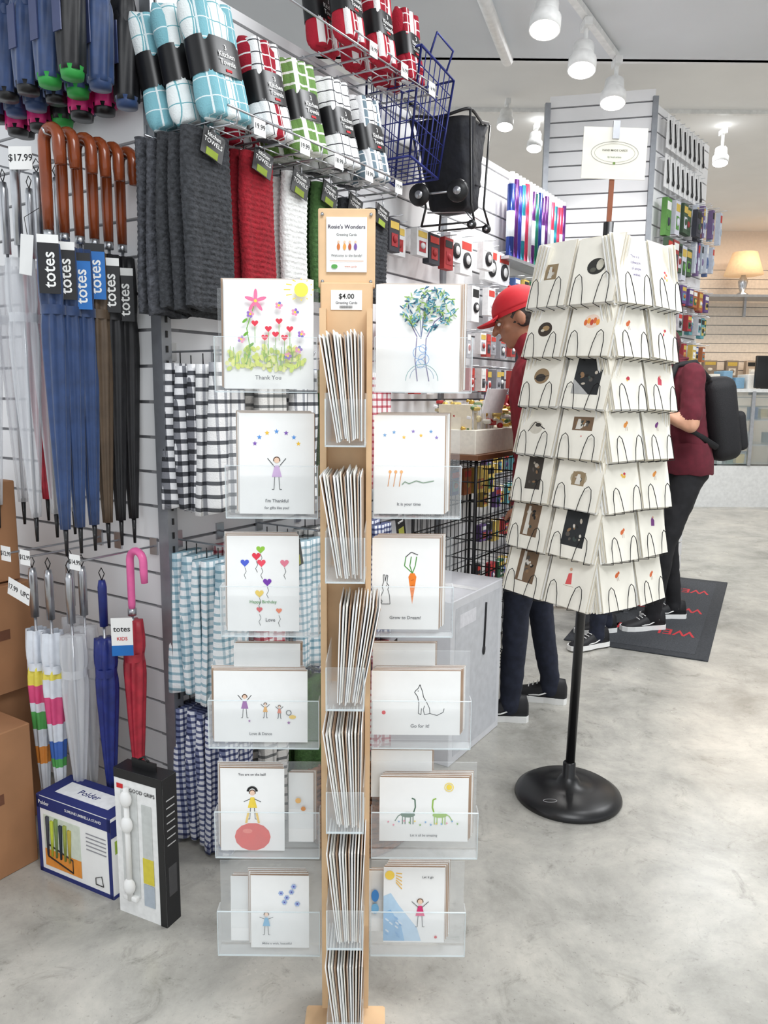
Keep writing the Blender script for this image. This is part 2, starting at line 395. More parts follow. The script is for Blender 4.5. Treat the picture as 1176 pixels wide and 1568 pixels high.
D.dot(.2,.1,.006,(90,160,80),.004); D.txt('www.cards',.6,.1,.005,(200,110,80))
D2=Draw(b,F((PX-.03,PY+.009-.0015,1.50),(1,0,0),(0,0,1)),.06,.036)
b.box((PX,PY+.0085,1.518),(.058,.002,.036),WHITE)
D2.txt('$4.00',.5,.68,.013,(30,30,30)); D2.txt('Greeting Cards',.5,.36,.0065)
for k in range(16): D2.line([(.3+k*.025,.08),(.3+k*.025,.22)],w=.0004)
b.build('frame',parent=rack)

cards=MB(); pk=MB(); EDG=clearmat('acrylic_edge',(235,245,248),.45)
def card(x0,x1,z0,z1,y,key=None,n=8,tilt=3,off=.0014):
    w=x1-x0;h=z1-z0
    base=T(x0,y,z0)@R(-tilt,'X')
    for k in range(n,0,-1):
        m=KRAFT if k%2 else WHITE
        ox=random.uniform(-.001,.002)+k*off
        cards.box((w/2+ox,.002+k*.0022,h/2+k*.0007),(w,.0012,h),m,base)
    cards.box((w/2,0,h/2),(w,.0012,h),WHITE,base)
    if key:
        art(key,Draw(cards,base@F((0,0,0),(1,0,0),(0,0,1)),w,h))
def pocket(x0,x1,z0,y,h=.085,d=.03):
    w=x1-x0
    pk.box((x0+w/2,y-.016,z0+h/2-.006),(w,.0022,h),ACRY)
    pk.box((x0+w/2,y-.016+d/2,z0-.006),(w,d,.0022),ACRY)
    pk.box((x0,y-.016+d/2,z0+h/2-.006),(.0022,d,h),ACRY); pk.box((x1,y-.016+d/2,z0+h/2-.006),(.0022,d,h),ACRY)
    pk.box((x0+w/2,y+.022,z0+h*.9),(w,.0022,h*1.9),ACRY)
    pk.box((x0+w/2,y-.0162,z0+h-.006),(w,.0032,.0010),EDG); pk.box((x0+w/2,y-.0162,z0-.006),(w,.003,.002),EDG)
    for xx in(x0,x1): pk.box((xx,y-.0162,z0+h/2-.006),(.0012,.0032,h),EDG)
YC=PY-.01
L=[('L1',-.300,-.134,1.353,1.553),('L2',-.277,-.134,1.116,1.308),('L3',-.306,-.165,.882,1.071),('L4',-.338,-.150,.650,.797),('L5',-.330,-.199,.412,.588),('L6',-.272,-.150,.19,.350)]
Rr=[('R1',-.018,.138,1.350,1.546),('R2',-.02,.115,1.118,1.306),('R3',-.022,.109,.888,1.069),('R4',-.022,.156,.668,.800),('R5',-.004,.178,.436,.572),('R6',.006,.134,.205,.371)]
for k,x0,x1,z0,z1 in L: card(x0,x1,z0,z1,YC,k,off=-.0012)
for k,x0,x1,z0,z1 in Rr: card(x0,x1,z0,z1,YC,k,n=9,off=.0014)
card(-.30,-.166,.75,.848,YC+.022,n=3); card(-.193,-.141,.42,.57,YC+.02,n=3); card(-.318,-.268,.19,.335,YC+.02,n=3)
card(-.020,.106,.75,.850,YC+.024,n=3); card(-.022,.104,.52,.62,YC+.024,n=3); card(-.026,.01,.215,.35,YC+.02,n=3)
D=Draw(cards,T(-.193,YC+.0185,.42)@F((0,0,0),(1,0,0),(0,0,1)),.052,.15); D.dot(.4,.62,.006,(240,190,120)); D.dot(.6,.5,.005,(220,150,90))
D=Draw(cards,T(-.026,YC+.0185,.215)@F((0,0,0),(1,0,0),(0,0,1)),.036,.135); D.dot(.4,.62,.008,(70,140,210),.014); D.dot(.4,.4,.008,(130,190,230),.012)
for z0,xa,xb in [(1.353,-.315,.16),(1.116,-.30,.145),(.882,-.315,.135),(.650,-.345,.176),(.412,-.338,.196),(.19,-.338,.176)]:
    pocket(xa,-.126,z0,YC,h=.1); pocket(-.02,xb,z0+.002,YC,h=.1)
for ti,z0 in enumerate([1.262,1.022,.785,.545,.305,.066]):
    n=13
    lean=[5,5,-6,4,2,3][ti]; sh=.012
    for k in range(n):
        m=[WHITE,WHITE,CREAM,KRAFT][k%4]
        X=T(PX-.020+sh+k*.0035,PY-.082,z0+random.uniform(0,.008))@R(-lean+(k-6)*.75,'Y')
        cards.box((0,0,.092),(.0018,.125,.184),m,X)
        cards.box((.0013,.002,.09),(.0014,.12,.18),KRAFT if k%3==0 else WHITE,X)
    for xx in (-.028,.040):
        pk.box((PX+xx,PY-.08,z0+.04),(.002,.14,.09),ACRY)
    pk.box((PX+.006,PY-.08,z0-.006),(.070,.14,.002),ACRY); pk.box((PX+.006,PY-.151,z0+.035),(.070,.002,.08),ACRY)
    pk.box((PX+.006,PY-.152,z0-.005),(.070,.003,.0025),EDG)
    pk.box((PX-.028,PY-.152,z0+.035),(.002,.003,.08),EDG); pk.box((PX+.040,PY-.152,z0+.035),(.002,.003,.08),EDG)
cards.build('greeting_cards',parent=rack); pk.build('acrylic_pockets',parent=rack)

# ------------------------------------------------------------------ spinner rack
spin=empty('card_spinner_rack'); SX,SY=.632,2.43
LT=T(SX,SY,0)@R(1.2,'Y')@T(-SX,-SY,0)
b=MB(); O=T(SX,SY,0)
b.lathe([(.174,0),(.178,.008),(.174,.018),(.15,.034),(.09,.046),(.04,.052),(.03,.07),(.022,.075),(.021,.12),(.016,.125)],BLACK,48,O)
bb=Draw(b,T(SX-.11,SY-.12,.042)@R(8,'X'),.05,.02); bb.arc(.5,.5,.022,0,360,(170,170,172),.0008,24,ry=.008)
b.T=LT
b.cyl((0,0,.1),(0,0,1.86),.0155,BLACK,n=16,X=O)
STK=mat('brown_stick',(150,84,52),.5)
b.box((0,-.0,1.97),(.014,.008,.34),STK,O)
b.build('stand',parent=spin)
b=MB(); b.T=LT
b.box((SX,SY-.008,2.055),(.19,.003,.145),CREAM)
b.box((SX,SY-.011,2.12),(.02,.006,.05),METAL)
Dd=Draw(b,F((SX-.095,SY-.0105,1.983),(1,0,0),(0,0,1)),.19,.145)
Dd.arc(.5,.5,.07,0,360,(120,120,110),.0005,30,ry=.032); Dd.arc(.5,.5,.06,0,360,(150,150,130),.0004,30,ry=.026)
Dd.txt('HAND MADE CARDS',.5,.55,.008,(110,110,90)); Dd.txt('by local artists',.5,.42,.007,(110,130,90)); Dd.dot(.5,.3,.004,(120,150,80))
b.build('header_sign',parent=spin)
cs=MB(); wr=MB(); cs.T=LT; wr.T=LT
def photo_art(D,kind,x0,x1,y0,y1,rn):
    base=[(62,56,50),(120,96,74),(84,90,84),(150,130,100),(40,42,44)][kind%5]
    D.poly([(x0,y0),(x1,y0),(x1,y1),(x0,y1)],base)
    for k in range(12):
        cx=rn.uniform(x0+.1,x1-.1); cy=rn.uniform(y0+.08,y1-.08); c=rn.choice([(30,28,26),(190,180,165),(140,110,80),(90,84,78),(214,208,198),(60,70,66)])
        D.dot(cx,cy,rn.uniform(.003,.008),c,rn.uniform(.003,.009),8,rot=rn.uniform(0,3))
    if kind%2: D.poly([(x0+.08,y0+.02),(x0+.2,y0+.02),(x0+.17,y1-.04),(x0+.11,y1-.04)],(222,218,208))
rn0=random.Random(21)
for fi in range(4):
    ang=math.radians(-51.4+90*fi)
    nm=V((math.cos(ang),math.sin(ang),0)); al=V((-nm.y,nm.x,0))
    for r in range(7):
        HS=.176+.0045*(6-r)
        FX=frame(V((SX,SY,0))+nm*HS,al,nm)
        z0=.715+.148*r
        for c in(-1,1):
            w,h=.148+.0012*(6-r),(.168 if r<6 else .195)
            X=FX@T(c*(w/2+.008),0,z0)@R(-12-rn0.uniform(0,3),'X')@R(rn0.uniform(-2,2),'Y')@R(c*rn0.uniform(0,5),'Z')
            nn=9
            for k in range(nn,0,-1):
                cs.box((rn0.uniform(-.003,.003),k*.0042,h/2+rn0.uniform(-.003,.004)),(w,.0024,h),[CREAM,CREAM2,WHITE][k%3],X)
            cs.box((0,0,h/2),(w,.0016,h),CREAM,X)
            D=Draw(cs,X@F((-w/2,-.0002,0),(1,0,0),(0,0,1)),w,h)
            if fi in (3,2):
                key=(r,c)
                if key==(6,-1): photo_art(D,3,.34,.66,.42,.66,rn0)
                elif key==(6,1): D.dot(.5,.55,.030,(50,50,46),.024,24); D.dot(.58,.57,.012,(200,196,180),.016,12); D.dot(.44,.5,.01,(90,90,80),.007)
                elif key==(5,-1): D.dot(.48,.5,.028,(64,54,46),.022,24); D.dot(.5,.52,.014,(170,140,100),.008); D.dot(.42,.48,.008,(210,200,180),.004)
                elif key==(5,1):
                    D.dot(.5,.6,.026,(240,214,196),.02,20)
                    for q in range(5): D.dot(.36+.07*q,.58+.03*(q%2),.006,[(220,110,60),(240,160,70),(200,80,60)][q%3],.009)
                elif key==(4,-1): D.dot(.5,.55,.03,(150,126,96),.024,24); D.dot(.48,.52,.02,(60,54,50),.012,16); D.line([(.32,.5),(.68,.56)],(40,36,34),.0012)
                elif key==(4,1): photo_art(D,4,.2,.8,.24,.86,rn0); D.poly([(.2,.24),(.6,.24),(.2,.5)],(176,176,174))
                elif key==(3,-1): D.dot(.45,.5,.028,(210,204,190),.02,20); D.line([(.25,.42),(.4,.6),(.7,.48)],(50,46,44),.0016); D.dot(.5,.55,.012,(60,56,52),.006)
                elif key==(3,1): photo_art(D,1,.28,.74,.5,.74,rn0); D.star(.52,.4,.003,(220,60,60))
                elif key==(2,-1): photo_art(D,0,.34,.74,.24,.84,rn0)
                elif key==(2,1): D.dot(.5,.55,.028,(176,164,140),.022,20); photo_art(D,3,.36,.64,.42,.66,rn0)
                elif key==(1,-1): photo_art(D,1,.3,.74,.24,.84,rn0)
                elif key==(1,1): photo_art(D,4,.26,.76,.22,.86,rn0)
                elif key==(0,-1): photo_art(D,1,.26,.74,.24,.86,rn0)
                else: D.poly([(.42,.4),(.56,.42),(.53,.62),(.45,.6)],(222,90,90)); D.dot(.49,.68,.005,(230,190,160)); D.line([(.38,.38),(.62,.38)],(180,150,120),.0005)
            elif r==6 and c<0 and fi==0:
                for j,t in enumerate(('This is a','collection','of simple','wishes.')): D.txt(t,.6,.7-.09*j,.012,(110,100,150))
            else:
                cc=rn0.choice([(205,70,90),(60,120,160),(230,150,70),(120,60,130),(220,110,60),(110,160,90)])
                cx,cy=.48+rn0.uniform(-.05,.08),.52+rn0.uniform(-.03,.1)
                sh=rn0.randrange(3)
                if sh==0: D.poly([(cx-.07,cy-.07),(cx+.06,cy-.08),(cx+.08,cy+.02),(cx,cy+.09),(cx-.05,cy+.04)],cc); D.dot(cx+.04,cy+.08,.004,(230,180,150))
                elif sh==1:
                    for q in range(4): D.dot(cx+rn0.uniform(-.06,.06),cy+rn0.uniform(-.06,.06),.0055,rn0.choice([cc,(240,190,80),(200,60,80)]),.004,rot=q)
                else: D.dot(cx,cy,.010,cc,.006,rot=.6); D.dot(cx+.06,cy+.04,.0045,cc); D.line([(cx,cy-.03),(cx,cy-.1)],(150,110,80),.0006); D.line([(cx+.04,cy-.03),(cx+.05,cy-.1)],(150,110,80),.0006)
            f=-.010
            for q in(-1,1):
                wr.tube([(q*.40*w,.045,-.004),(q*.40*w,f,-.006),(q*.40*w,f-.001,.24*h),(q*.37*w,f-.002,.38*h),(q*.30*w,f-.002,.43*h),(q*.23*w,f-.002,.38*h),(q*.17*w,f-.001,.2*h),(q*.13*w,f,-.006),(q*.13*w,.045,-.004)],.0013,BLKWIRE,5,X)
        wr.tube([FX@V((-.15,.04,z0-.006)),FX@V((.15,.04,z0-.006))],.002,BLKWIRE,5)
        wr.tube([FX@V((0,.03,z0-.006)),V((SX,SY,z0-.006))],.002,BLKWIRE,5)
cs.build('cards',parent=spin); wr.build('wire_pockets',parent=spin)

# ------------------------------------------------------------------ umbrellas
HWOOD=mat('cherry_handle',(138,66,34),.18,var=.16,scale=12)
NAVY=mat('navy_nylon',(40,66,112),.5,var=.14,scale=25,sheen=.3); BRN=mat('brown_nylon',(90,74,58),.55,var=.1); BLKN=mat('black_nylon',(28,28,31),.5,var=.2)
CLR=clearmat('clear_vinyl',(238,240,244),.34,.12); BLUE=mat('blue_nylon',(30,44,120),.4,var=.15); RED=mat('coral_nylon',(190,50,66),.45,var=.15); PINK=mat('pink_plastic',(240,110,170),.3)
TAGB=mat('tag_black',(20,20,24),.4); TAGBL=mat('tag_blue',(20,110,190),.4)
def tag(b,X,w=.05,h=.04,t='$17.99',m=WHITE):
    b.box((0,0,0),(w,.001,h),m,X,bev=0)
    b.text(t,X@F((0,-.0012,0),(1,0,0),(0,0,1)),h*.42,INK)
def pleat(b,z0,z1,r0,r1,m,X,rip=.16,k=7,tw=.6,ms=None):
    rings=[];n=42;st=18
    for i in range(st+1):
        t=i/st; z=z0+(z1-z0)*t; r=r0+(r1-r0)*t**1.3
        r*=(.75+.25*min(1,t*5)); r*= 1-.18*math.exp(-((t-.22)/.05)**2)
        rings.append([(r*(1+rip*math.sin(k*2*math.pi*j/n+tw*t*6))*math.cos(2*math.pi*j/n),r*(1+rip*math.sin(k*2*math.pi*j/n+tw*t*6))*math.sin(2*math.pi*j/n),z) for j in range(n)])
    if ms:
        for i in range(st): b.loft([rings[i],rings[i+1]],ms[int(i*len(ms)/st)],True,False,X)
    else: b.loft(rings,m,True,True,X)
    if r0>.03:
        zb=z0+(z1-z0)*.22; b.loft([[((r0*.86)*math.cos(2*math.pi*j/20),(r0*.86)*math.sin(2*math.pi*j/20),z) for j in range(20)] for z in (zb+.012,zb-.012)],m or ms[0],True,False,X)
def stick_umbrella(M,canopy,handle='crook',label=TAGB,L=1.0,r=.036,hm=HWOOD,lab='totes',ms=None,yaw=0,ldz=0):
    b=MB(); X=R(yaw,'Z')
    hl=.2*L
    if handle=='crook':
        pts=[]
        rc=.028; th=.0150 if L>.8 else .011
        pts.append((2*rc+.002,0,-.06)); pts.append((2*rc,0,-.03))
        for k in range(9):
            a=math.pi*k/8; pts.append((rc+rc*math.cos(a),0,rc*math.sin(a)))
        pts+=[(0,0,-.06),(0,0,-.13),(0,0,-hl)]
        b.tube(pts,[th*.85,th]+[th]*9+[th,th*.95,th*.85],hm,12,X)
        b.cyl((0,0,-hl),(0,0,-hl-.02),.0125,METAL,n=12,X=X)
    else:
        b.tube([(0,0,.0),(0,0,-.02),(0,0,-hl)],[.009,.0125,.0115],hm,12,X); b.tube([(0,0,0),(.012,0,.02),(0,0,.035),(-.012,0,.02),(0,0,0)],.0015,BLACK,5,X)
    b.cyl((0,0,-hl),(0,0,-L*.97),.0045,METAL,n=8,X=X)
    pleat(b,-hl-.035,-L*.93,r,.012,canopy,X,ms=ms)
    b.cyl((0,0,-L*.92),(0,0,-L),.007,BLACK,.004,n=10,X=X); b.cyl((0,0,-L*.955),(0,0,-L*1.0),.0055,METAL,.003,n=8,X=X)
    if label:
        zz=-hl-.09+ldz; Q=R(50,'Z')@T(0,-r-.008,zz)
        b.box((0,0,0),(.050,.0015,.14),label,Q)
        b.box((0,-.0006,.062),(.05,.0015,.02),WHITE if label is TAGB else TAGB,Q)
        b.text(lab,Q@F((.001,-.0015,-.012),(0,0,1),(-1,0,0)),.042,WHITE)
    b.build('umbrella',M)
def hook(M,L,h='display_hook',tg=None):
    b=MB(); b.tube([(0,-.001,0),(0,-L,0),(0,-L-.006,.012)],.003,METAL,6); b.box((0,-.004,0),(.03,.006,.05),METAL)
    if tg: tag(b,T(0,-L-.009,.0),.045,.042,tg)
    b.build(h,M)

HZ=1.955
hook(WA(.085,0,HZ+.012),.27)
for r,c,l,dz in zip([.03,.075,.12,.165,.21,.255],[BLKN,BLKN,BRN,NAVY,NAVY,NAVY],[TAGB,TAGB,TAGBL,TAGBL,TAGB,TAGB],(-.05,-.03,.0,-.03,-.01,0)):
    stick_umbrella(WA(.112,r,HZ),c,'crook',l,1.05,yaw=random.uniform(-6,6),ldz=dz)
hook(WA(.27,0,HZ+.012),.30,tg='$17.99')
for i,r in enumerate([.05,.11,.17,.24]):
    stick_umbrella(WA(.27+random.uniform(-.01,.01),r,HZ-.03),CLR,'str',None,1.0,.042,METAL,yaw=8*i)
b=MB(); tag(b,Matrix.Identity(4),.06,.055,'$17.99'); b.tube([(0,.001,.0),(-.02,.03,-.03)],.0015,METAL,5); b.build('price_tag',WA(.19,.27,1.925)@R(30,'Z'))
hook(WA(.45,0,HZ+.012),.3)
for r in (.08,.16,.24): stick_umbrella(WA(.45,r,HZ-.03),RED if r<.1 else CLR,'str',None,.98,.04,METAL)
b=MB(); b.box((0,0,0),(.055,.002,.10),WHITE,bev=.0008,seg=1); b.tube([(0,0,.05),(.0,-.01,.09),(0,.03,.12)],.001,BLACK,4); b.build('hang_tag',WA(.19,.27,1.69)@R(10,'Y'))
LZ=.885
hook(WA(.06,0,LZ+.012),.26,tg='$14.99'); hook(WA(.22,0,LZ+.012),.3,tg='$12.99'); hook(WA(.31,0,LZ+.012),.3,tg='$12.99')
stick_umbrella(WA(.05,.10,LZ-.01),RED,'crook',None,.71,.034,PINK)
stick_umbrella(WA(.085,.17,LZ-.06),BLUE,'str',None,.66,.034,BLUE)
stick_umbrella(WA(.16,.22,LZ-.04),CLR,'str',None,.72,.04,METAL); stick_umbrella(WA(.20,.15,LZ-.04),CLR,'str',None,.72,.04,METAL)
RB=[mat('rb%d'%i,c,.4) for i,c in enumerate([(225,230,238),(236,220,90),(225,232,235),(220,80,130),(230,230,238),(70,110,190),(225,230,230),(90,170,90),(236,150,70)])]
stick_umbrella(WA(.24,.23,LZ-.04),None,'str',None,.72,.036,METAL,ms=[RB[0],RB[0],RB[1],RB[0],RB[3],RB[3],RB[0],RB[5],RB[7],RB[0],RB[0]])
stick_umbrella(WA(.30,.24,LZ-.04),None,'str',None,.72,.034,METAL,ms=[RB[0],RB[0],RB[1],RB[3],RB[0],RB[7],RB[0],RB[8],RB[0],RB[0]])
stick_umbrella(WA(.30,.12,LZ-.04),CLR,'str',None,.70,.036,METAL)
b=MB(); tag(b,T(0,0,0),.10,.05,'17.99  UPC'); b.build('price_tag',WA(.25,.315,.80)@R(12,'Y'))
b=MB(); b.box((0,0,0),(.058,.002,.085),WHITE); b.box((0,-.0005,-.052),(.058,.002,.03),TAGBL); b.text('totes',F((0,-.0018,.01),(1,0,0),(0,0,1)),.022,INK); b.text('KIDS',F((0,-.0018,-.018),(1,0,0),(0,0,1)),.014,CM((210,50,50))); b.build('price_tag',WA(.028,.155,.68)@R(40,'Z'))
def compact(M,m,band):
    b=MB(); b.tube([(0,0,.03),(.01,0,.015),(0,0,0),(-.01,0,.015),(0,0,.03)],.002,band,5)
    b.cyl((0,0,0),(0,0,-.05),.014,BLACK,.017,12)
    pleat(b,-.05,-.30,.036,.03,m,Matrix.Identity(4),rip=.1,k=6)
    b.cyl((0,0,-.29),(0,0,-.315),.03,band,.026,16)
    b.box((0,-.036,-.17),(.03,.003,.1),mat('sleeve_label',(60,70,110),.4)); b.build('folding_umbrella',M)
GRN=mat('green_trim',(50,160,70),.5); PKN=mat('magenta_nylon',(200,30,110),.5,var=.15)
for t in (.02,.11,.2,.29,.38,.47):
    hook(WA(t,0,2.43),.28)
    for j,r in enumerate((.07,.15,.23)):
        m=random.choice([BLKN,NAVY,NAVY,BLKN,PKN if j<1 else NAVY])
        compact(WA(t,r,2.405-(.0 if j else .02)),m,random.choice([BLACK,GRN,NAVY,BLACK]))
for t,r in ((.155,.11),(.335,.11),(.425,.12)): compact(WA(t,r,2.37),PKN,BLACK)

# ------------------------------------------------------------------ towels
def superring(w,t,z,yo=0,n=32,e=3.2,wob=0,ph=0,xo=0):
    out=[]
    for j in range(n):
        a=2*math.pi*j/n; c,s_=math.cos(a),math.sin(a)
        x=w/2*math.copysign(abs(c)**(2/e),c); y=t/2*math.copysign(abs(s_)**(2/e),s_)
        y+=wob*math.sin(x*95+ph)+wob*.6*math.sin(x*160+ph*2+z*9)
        out.append((x+xo,y+yo,z))
    return out
def towel(name,M,m,w,h,t,rib=0,wob=.004,top=.8,ph=0):
    b=MB(); st=int(h/.0045) if rib else 18; rings=[]
    for i in range(st+1):
        f=i/st; z=-h*f
        ww=w*(top+(1-top)*min(1,f*3)); tt=t*(1+ (rib*math.cos(z*2*math.pi/.0145) if rib else 0))
        rr=superring(ww,tt,z,wob=wob*(.4+f),ph=ph+f*1.5,xo=.004*math.sin(5*f+ph),n=44)
        if i==st: rr=[(p[0],p[1],p[2]-.008*math.sin(p[0]*60+ph)) for p in rr]
        rings.append(rr)
    b.loft(rings,m,True,True)
    b.tube([(0,0,.0),(0,0,.03)],.0018,BLACK,5)
    return b.build(name,M)
DG=mat('charcoal_waffle',(60,62,66),.95,var=.25,scale=90,bump=.6,bscale=120); DG2=mat('slate_waffle',(78,80,86),.95,var=.3,scale=70,bump=.8,bscale=90)
TR=mat('crimson_waffle',(150,24,38),.95,var=.15,scale=90,bump=.5,bscale=120); TW=mat('white_waffle',(232,232,230),.95,var=.06,scale=90,bump=.5,bscale=120); TG=mat('green_waffle',(66,100,52),.95,var=.15,scale=90,bump=.5,bscale=120)
for s,ms,w,z0,h,outs in [(-.02,[DG2,DG2,DG,DG,DG],.165,1.985,.43,(.04,.08,.12,.165,.21)),(.17,[TR,TR,TR,TR],.13,1.99,.36,(.07,.115,.16,.205)),(.335,[TW,TW,TW],.11,1.97,.335,(.11,.15,.2)),(.49,[TG,TG,TG],.12,1.975,.33,(.09,.14,.19)),(.64,[DG,DG],.12,1.97,.34,(.13,.18)),(.80,[TR,DG],.12,1.97,.30,(.13,.18))]:
    hook(WB(s,0,z0+.025),.26)
    for k,(m,o) in enumerate(zip(ms,outs)):
        if k==0 and s>0: continue
        towel('kitchen_towel',WB(s,o,z0-(.01 if k%2 else 0)),m,w,h,.034,rib=.16,wob=.002,top=.94,ph=k)
    b=MB(); b.box((0,0,-.03),(.075,.002,.065),BLACK); b.box((0,-.001,-.052),(.04,.002,.018),CM((150,170,60))); b.text('kitchen\nTOWELS',F((0,-.0015,-.018),(1,0,0),(0,0,1)),.016,WHITE); b.tube([(0,0,0),(0,.01,.04)],.002,METAL,5)
    b.build('towel_tag',WB(s+.0,outs[-1]+.03,z0-.005)@R(14,'Y'))
PB=gridmat('bw_plaid',(238,238,240),(84,86,92),(130,132,138),.022,.030,.36,.40,soft=True); PS=gridmat('bw_stripe',(238,238,238),(92,94,98),(176,178,184),.026,.036,.3,.30,soft=True)
PLB=gridmat('aqua_plaid',(240,243,245),(160,190,202),(190,210,218),.018,.024,.4,.35,soft=True); PN=gridmat('navy_gingham',(230,232,240),(96,104,140),(130,138,170),.014,.018,.45,.42,soft=True)
PSL=gridmat('grey_stripe',(228,226,222),(120,122,122),(200,200,200),.03,.03,.2,.3,soft=True); PRD=gridmat('red_check',(240,234,234),(200,120,130),(215,150,158),.02,.024,.35,.35,soft=True)
for z0,h,row in [(1.425,.40,[(.03,PB,PS),(.20,PSL,PSL),(.36,PS,PS),(.55,NAVY,TG),(.78,PRD,PRD)]),(.89,.41,[(.03,PLB,PLB),(.20,PRD,PRD),(.38,PLB,PLB),(.58,PSL,PSL),(.8,PN,PN)]),(.435,.405,[(.03,PN,PN),(.20,PS,PSL),(.38,PSL,TG),(.58,PN,PB),(.8,PRD,PRD)])]:
    for s,m1,m2 in row:
        hook(WB(s,0,z0+.03),.25)
        for k in range(5):
            towel('hanging_dish_towel',WB(s+random.uniform(-.004,.004),.035+k*.044,z0-random.uniform(0,.012)),m1 if k<3 else m2,.125,h,.036,wob=.0075,top=.85,ph=k*1.7)
        b=MB(); b.box((0,0,-.03),(.06,.002,.08),BLACK); b.box((0,-.001,-.05),(.035,.002,.03),CM((150,150,60))); b.text('towel',F((0,-.0015,-.01),(1,0,0),(0,0,1)),.016,WHITE); b.build('towel_tag',WB(s+.045,.262,z0+.005)@R(-12,'Y'))
PA=gridmat('aqua_white_grid',(128,184,196),(232,242,244),(232,242,244),.022,.045,.10,.06); PR=gridmat('red_white_grid',(160,20,44),(236,236,236),(236,236,236),.04,.03,.1,.12)
PG=gridmat('green_white_grid',(112,150,80),(238,240,232),(238,240,232),.05,.03,.3,.2); PK=gridmat('white_black_grid',(240,240,240),(60,60,66),(60,60,66),.04,.03,.08,.1)
PGY=gridmat('grey_white_grid',(110,130,142),(236,236,238),(236,236,238),.03,.026,.4,.14); PWR=gridmat('white_red_stripe',(240,236,236),(180,30,52),(180,30,52),.03,.5,.35,.02)
PWA=gridmat('white_aqua_grid',(238,244,244),(120,180,190),(120,180,190),.024,.045,.12,.06)
def pack(M,m1,m2,w=.13,h=.27,t=.065):
    b=MB(); rings=[]
    for i in range(17):
        f=i/16; z=h*f; e=1-.16*math.exp(-((f-.5)/.16)**2); r=min(1,(.25+min(f,1-f)*9))
        rings.append(superring(w*(1-.1*(1-r))*e,t*r*e,z,n=28,e=2.6,wob=.0025,ph=f*2))
    b.loft(rings[:9],m1,True,True); b.loft(rings[8:],m2,True,True)
    for q,dx in ((m1,-.27),(m2,.0),(m1,.27)):
        zz=[0,.03,.3,.5,.7,.97,1]
        b.loft([superring(w*.30,t*.6*(1-.35*math.exp(-((f-.5)/.15)**2)),h*(.02+.94*f),yo=-t*.24,xo=dx*w,n=16,e=2.2) for f in zz],q,True,True)
    b.loft([superring(w*.95,t*1.12,z,n=28,e=2.8) for z in (h*.35,h*.65)],BLACK,True,False)
    b.text('3\nKitchen\nTowels',F((0,-t*.57-.001,h*.51),(1,0,0),(0,0,1)),.018,WHITE)
    b.box((0,-t*.57,h*.385),(.02,.001,.006),CM((200,40,50)))
    b.build('towel_pack',M)
def arm(s,z,L,tg):
    b=MB()
    for dx in(-.045,.045):
        b.tube([(dx,-.001,0),(dx,-L,-.01),(dx,-L-.004,.02)],.0032,METAL,6)
    for k in range(5): b.tube([(-.06,-.04-k*(L-.05)/4,-.002-.01*k/4),(.06,-.04-k*(L-.05)/4,-.002-.01*k/4)],.002,METAL,5)
    b.tube([(-.06,-L,.022),(.06,-L,.022)],.0025,METAL,5)
    tag(b,T(.03,-L-.006,.0),.042,.042,tg); b.build('display_arm',WB(s,0,z))
for s,m1,m2,outs,tg in [(.02,PA,PWA,(.06,.145,.24),'19.99'),(.20,PR,PK,(.12,.24),'19.99'),(.355,PG,PG,(.14,.24),'18.99'),(.51,PK,PK,(.15,.25),'18.99'),(.68,PK,PGY,(.15,.25),'19.99')]:
    arm(s,2.0,.32,tg)
    for k,o in enumerate(outs):
        pack(WB(s+.0,o,2.012)@R(-9,'X')@R(-5,'Y'),m1 if k%2==0 else m2,m2 if k%2==0 else m1,.16 if s<.1 else .135,.29 if s<.1 else .26,.075)
for s,m1,m2 in [(.56,PWR,PR),(.74,PWR,PR),(.92,PR,PWR)]:
    arm(s,2.37,.3,'16.99')
    for o in (.14,.24): pack(WB(s,o,2.382)@R(-8,'X'),m1,m2,.12,.24)
b=MB()
b.tube([(-.06,-.325,2.02),(.75,-.325,2.02)],.003,METAL,6); b.tube([(-.06,-.03,2.0),(.75,-.03,2.0)],.003,METAL,6)
b.tube([(0.1,-.30,2.36),(1.0,-.30,2.36)],.003,METAL,6)
b.build('display_rail',frame(V((CX,CY,0)),U,N))

# ------------------------------------------------------------------ blue wire basket and black cart
BW=mat('blue_coated_wire',(36,46,120),.4,.2)
b=MB(); w,d_,h=.24,.22,.36
for i in range(7):
    z=h*i/6; ww=w*(.84+.16*i/6)/2; dd=d_*(.84+.16*i/6)/2; rr=.0048 if i in(0,6) else .0022
    b.tube([(-ww,-dd,z),(ww,-dd,z),(ww,dd,z),(-ww,dd,z),(-ww,-dd,z)],rr,BW,5)
for i in range(8):
    f=-1+2*i/7; e=.0045 if i in(0,7) else .002
    for sx in(-1,1):
        b.tube([(f*w*.42,sx*d_*.42,0),(f*w*.5,sx*d_*.5,h)],e,BW,5); b.tube([(sx*w*.42,f*d_*.42,0),(sx*w*.5,f*d_*.5,h)],e,BW,5)
    b.tube([(f*w*.42,-d_*.42,0),(f*w*.42,d_*.42,0)],.002,BW,5)
b.tube([(-.06,-.11,h),(-.06,-.13,h+.07),(.06,-.13,h+.07),(.06,-.11,h)],.004,BW,6)
b.build('wire_basket',WB(.98,.17,2.13)@R(9,'Y'))
b=MB(); fab=mat('black_canvas',(20,22,30),.85,var=.35,scale=14,bump=.5,bscale=30)
rg=[]
for w_,t_,z in ((.15,.13,0),(.19,.16,.015),(.205,.17,.08),(.23,.185,.15),(.25,.20,.22),(.285,.215,.28),(.315,.23,.315)):
    rg.append(superring(w_,t_,z,n=60,e=5,wob=.006,ph=z*25))
b.loft(rg,fab,True,True)
rim=superring(.32,.235,.315,n=40,e=8)
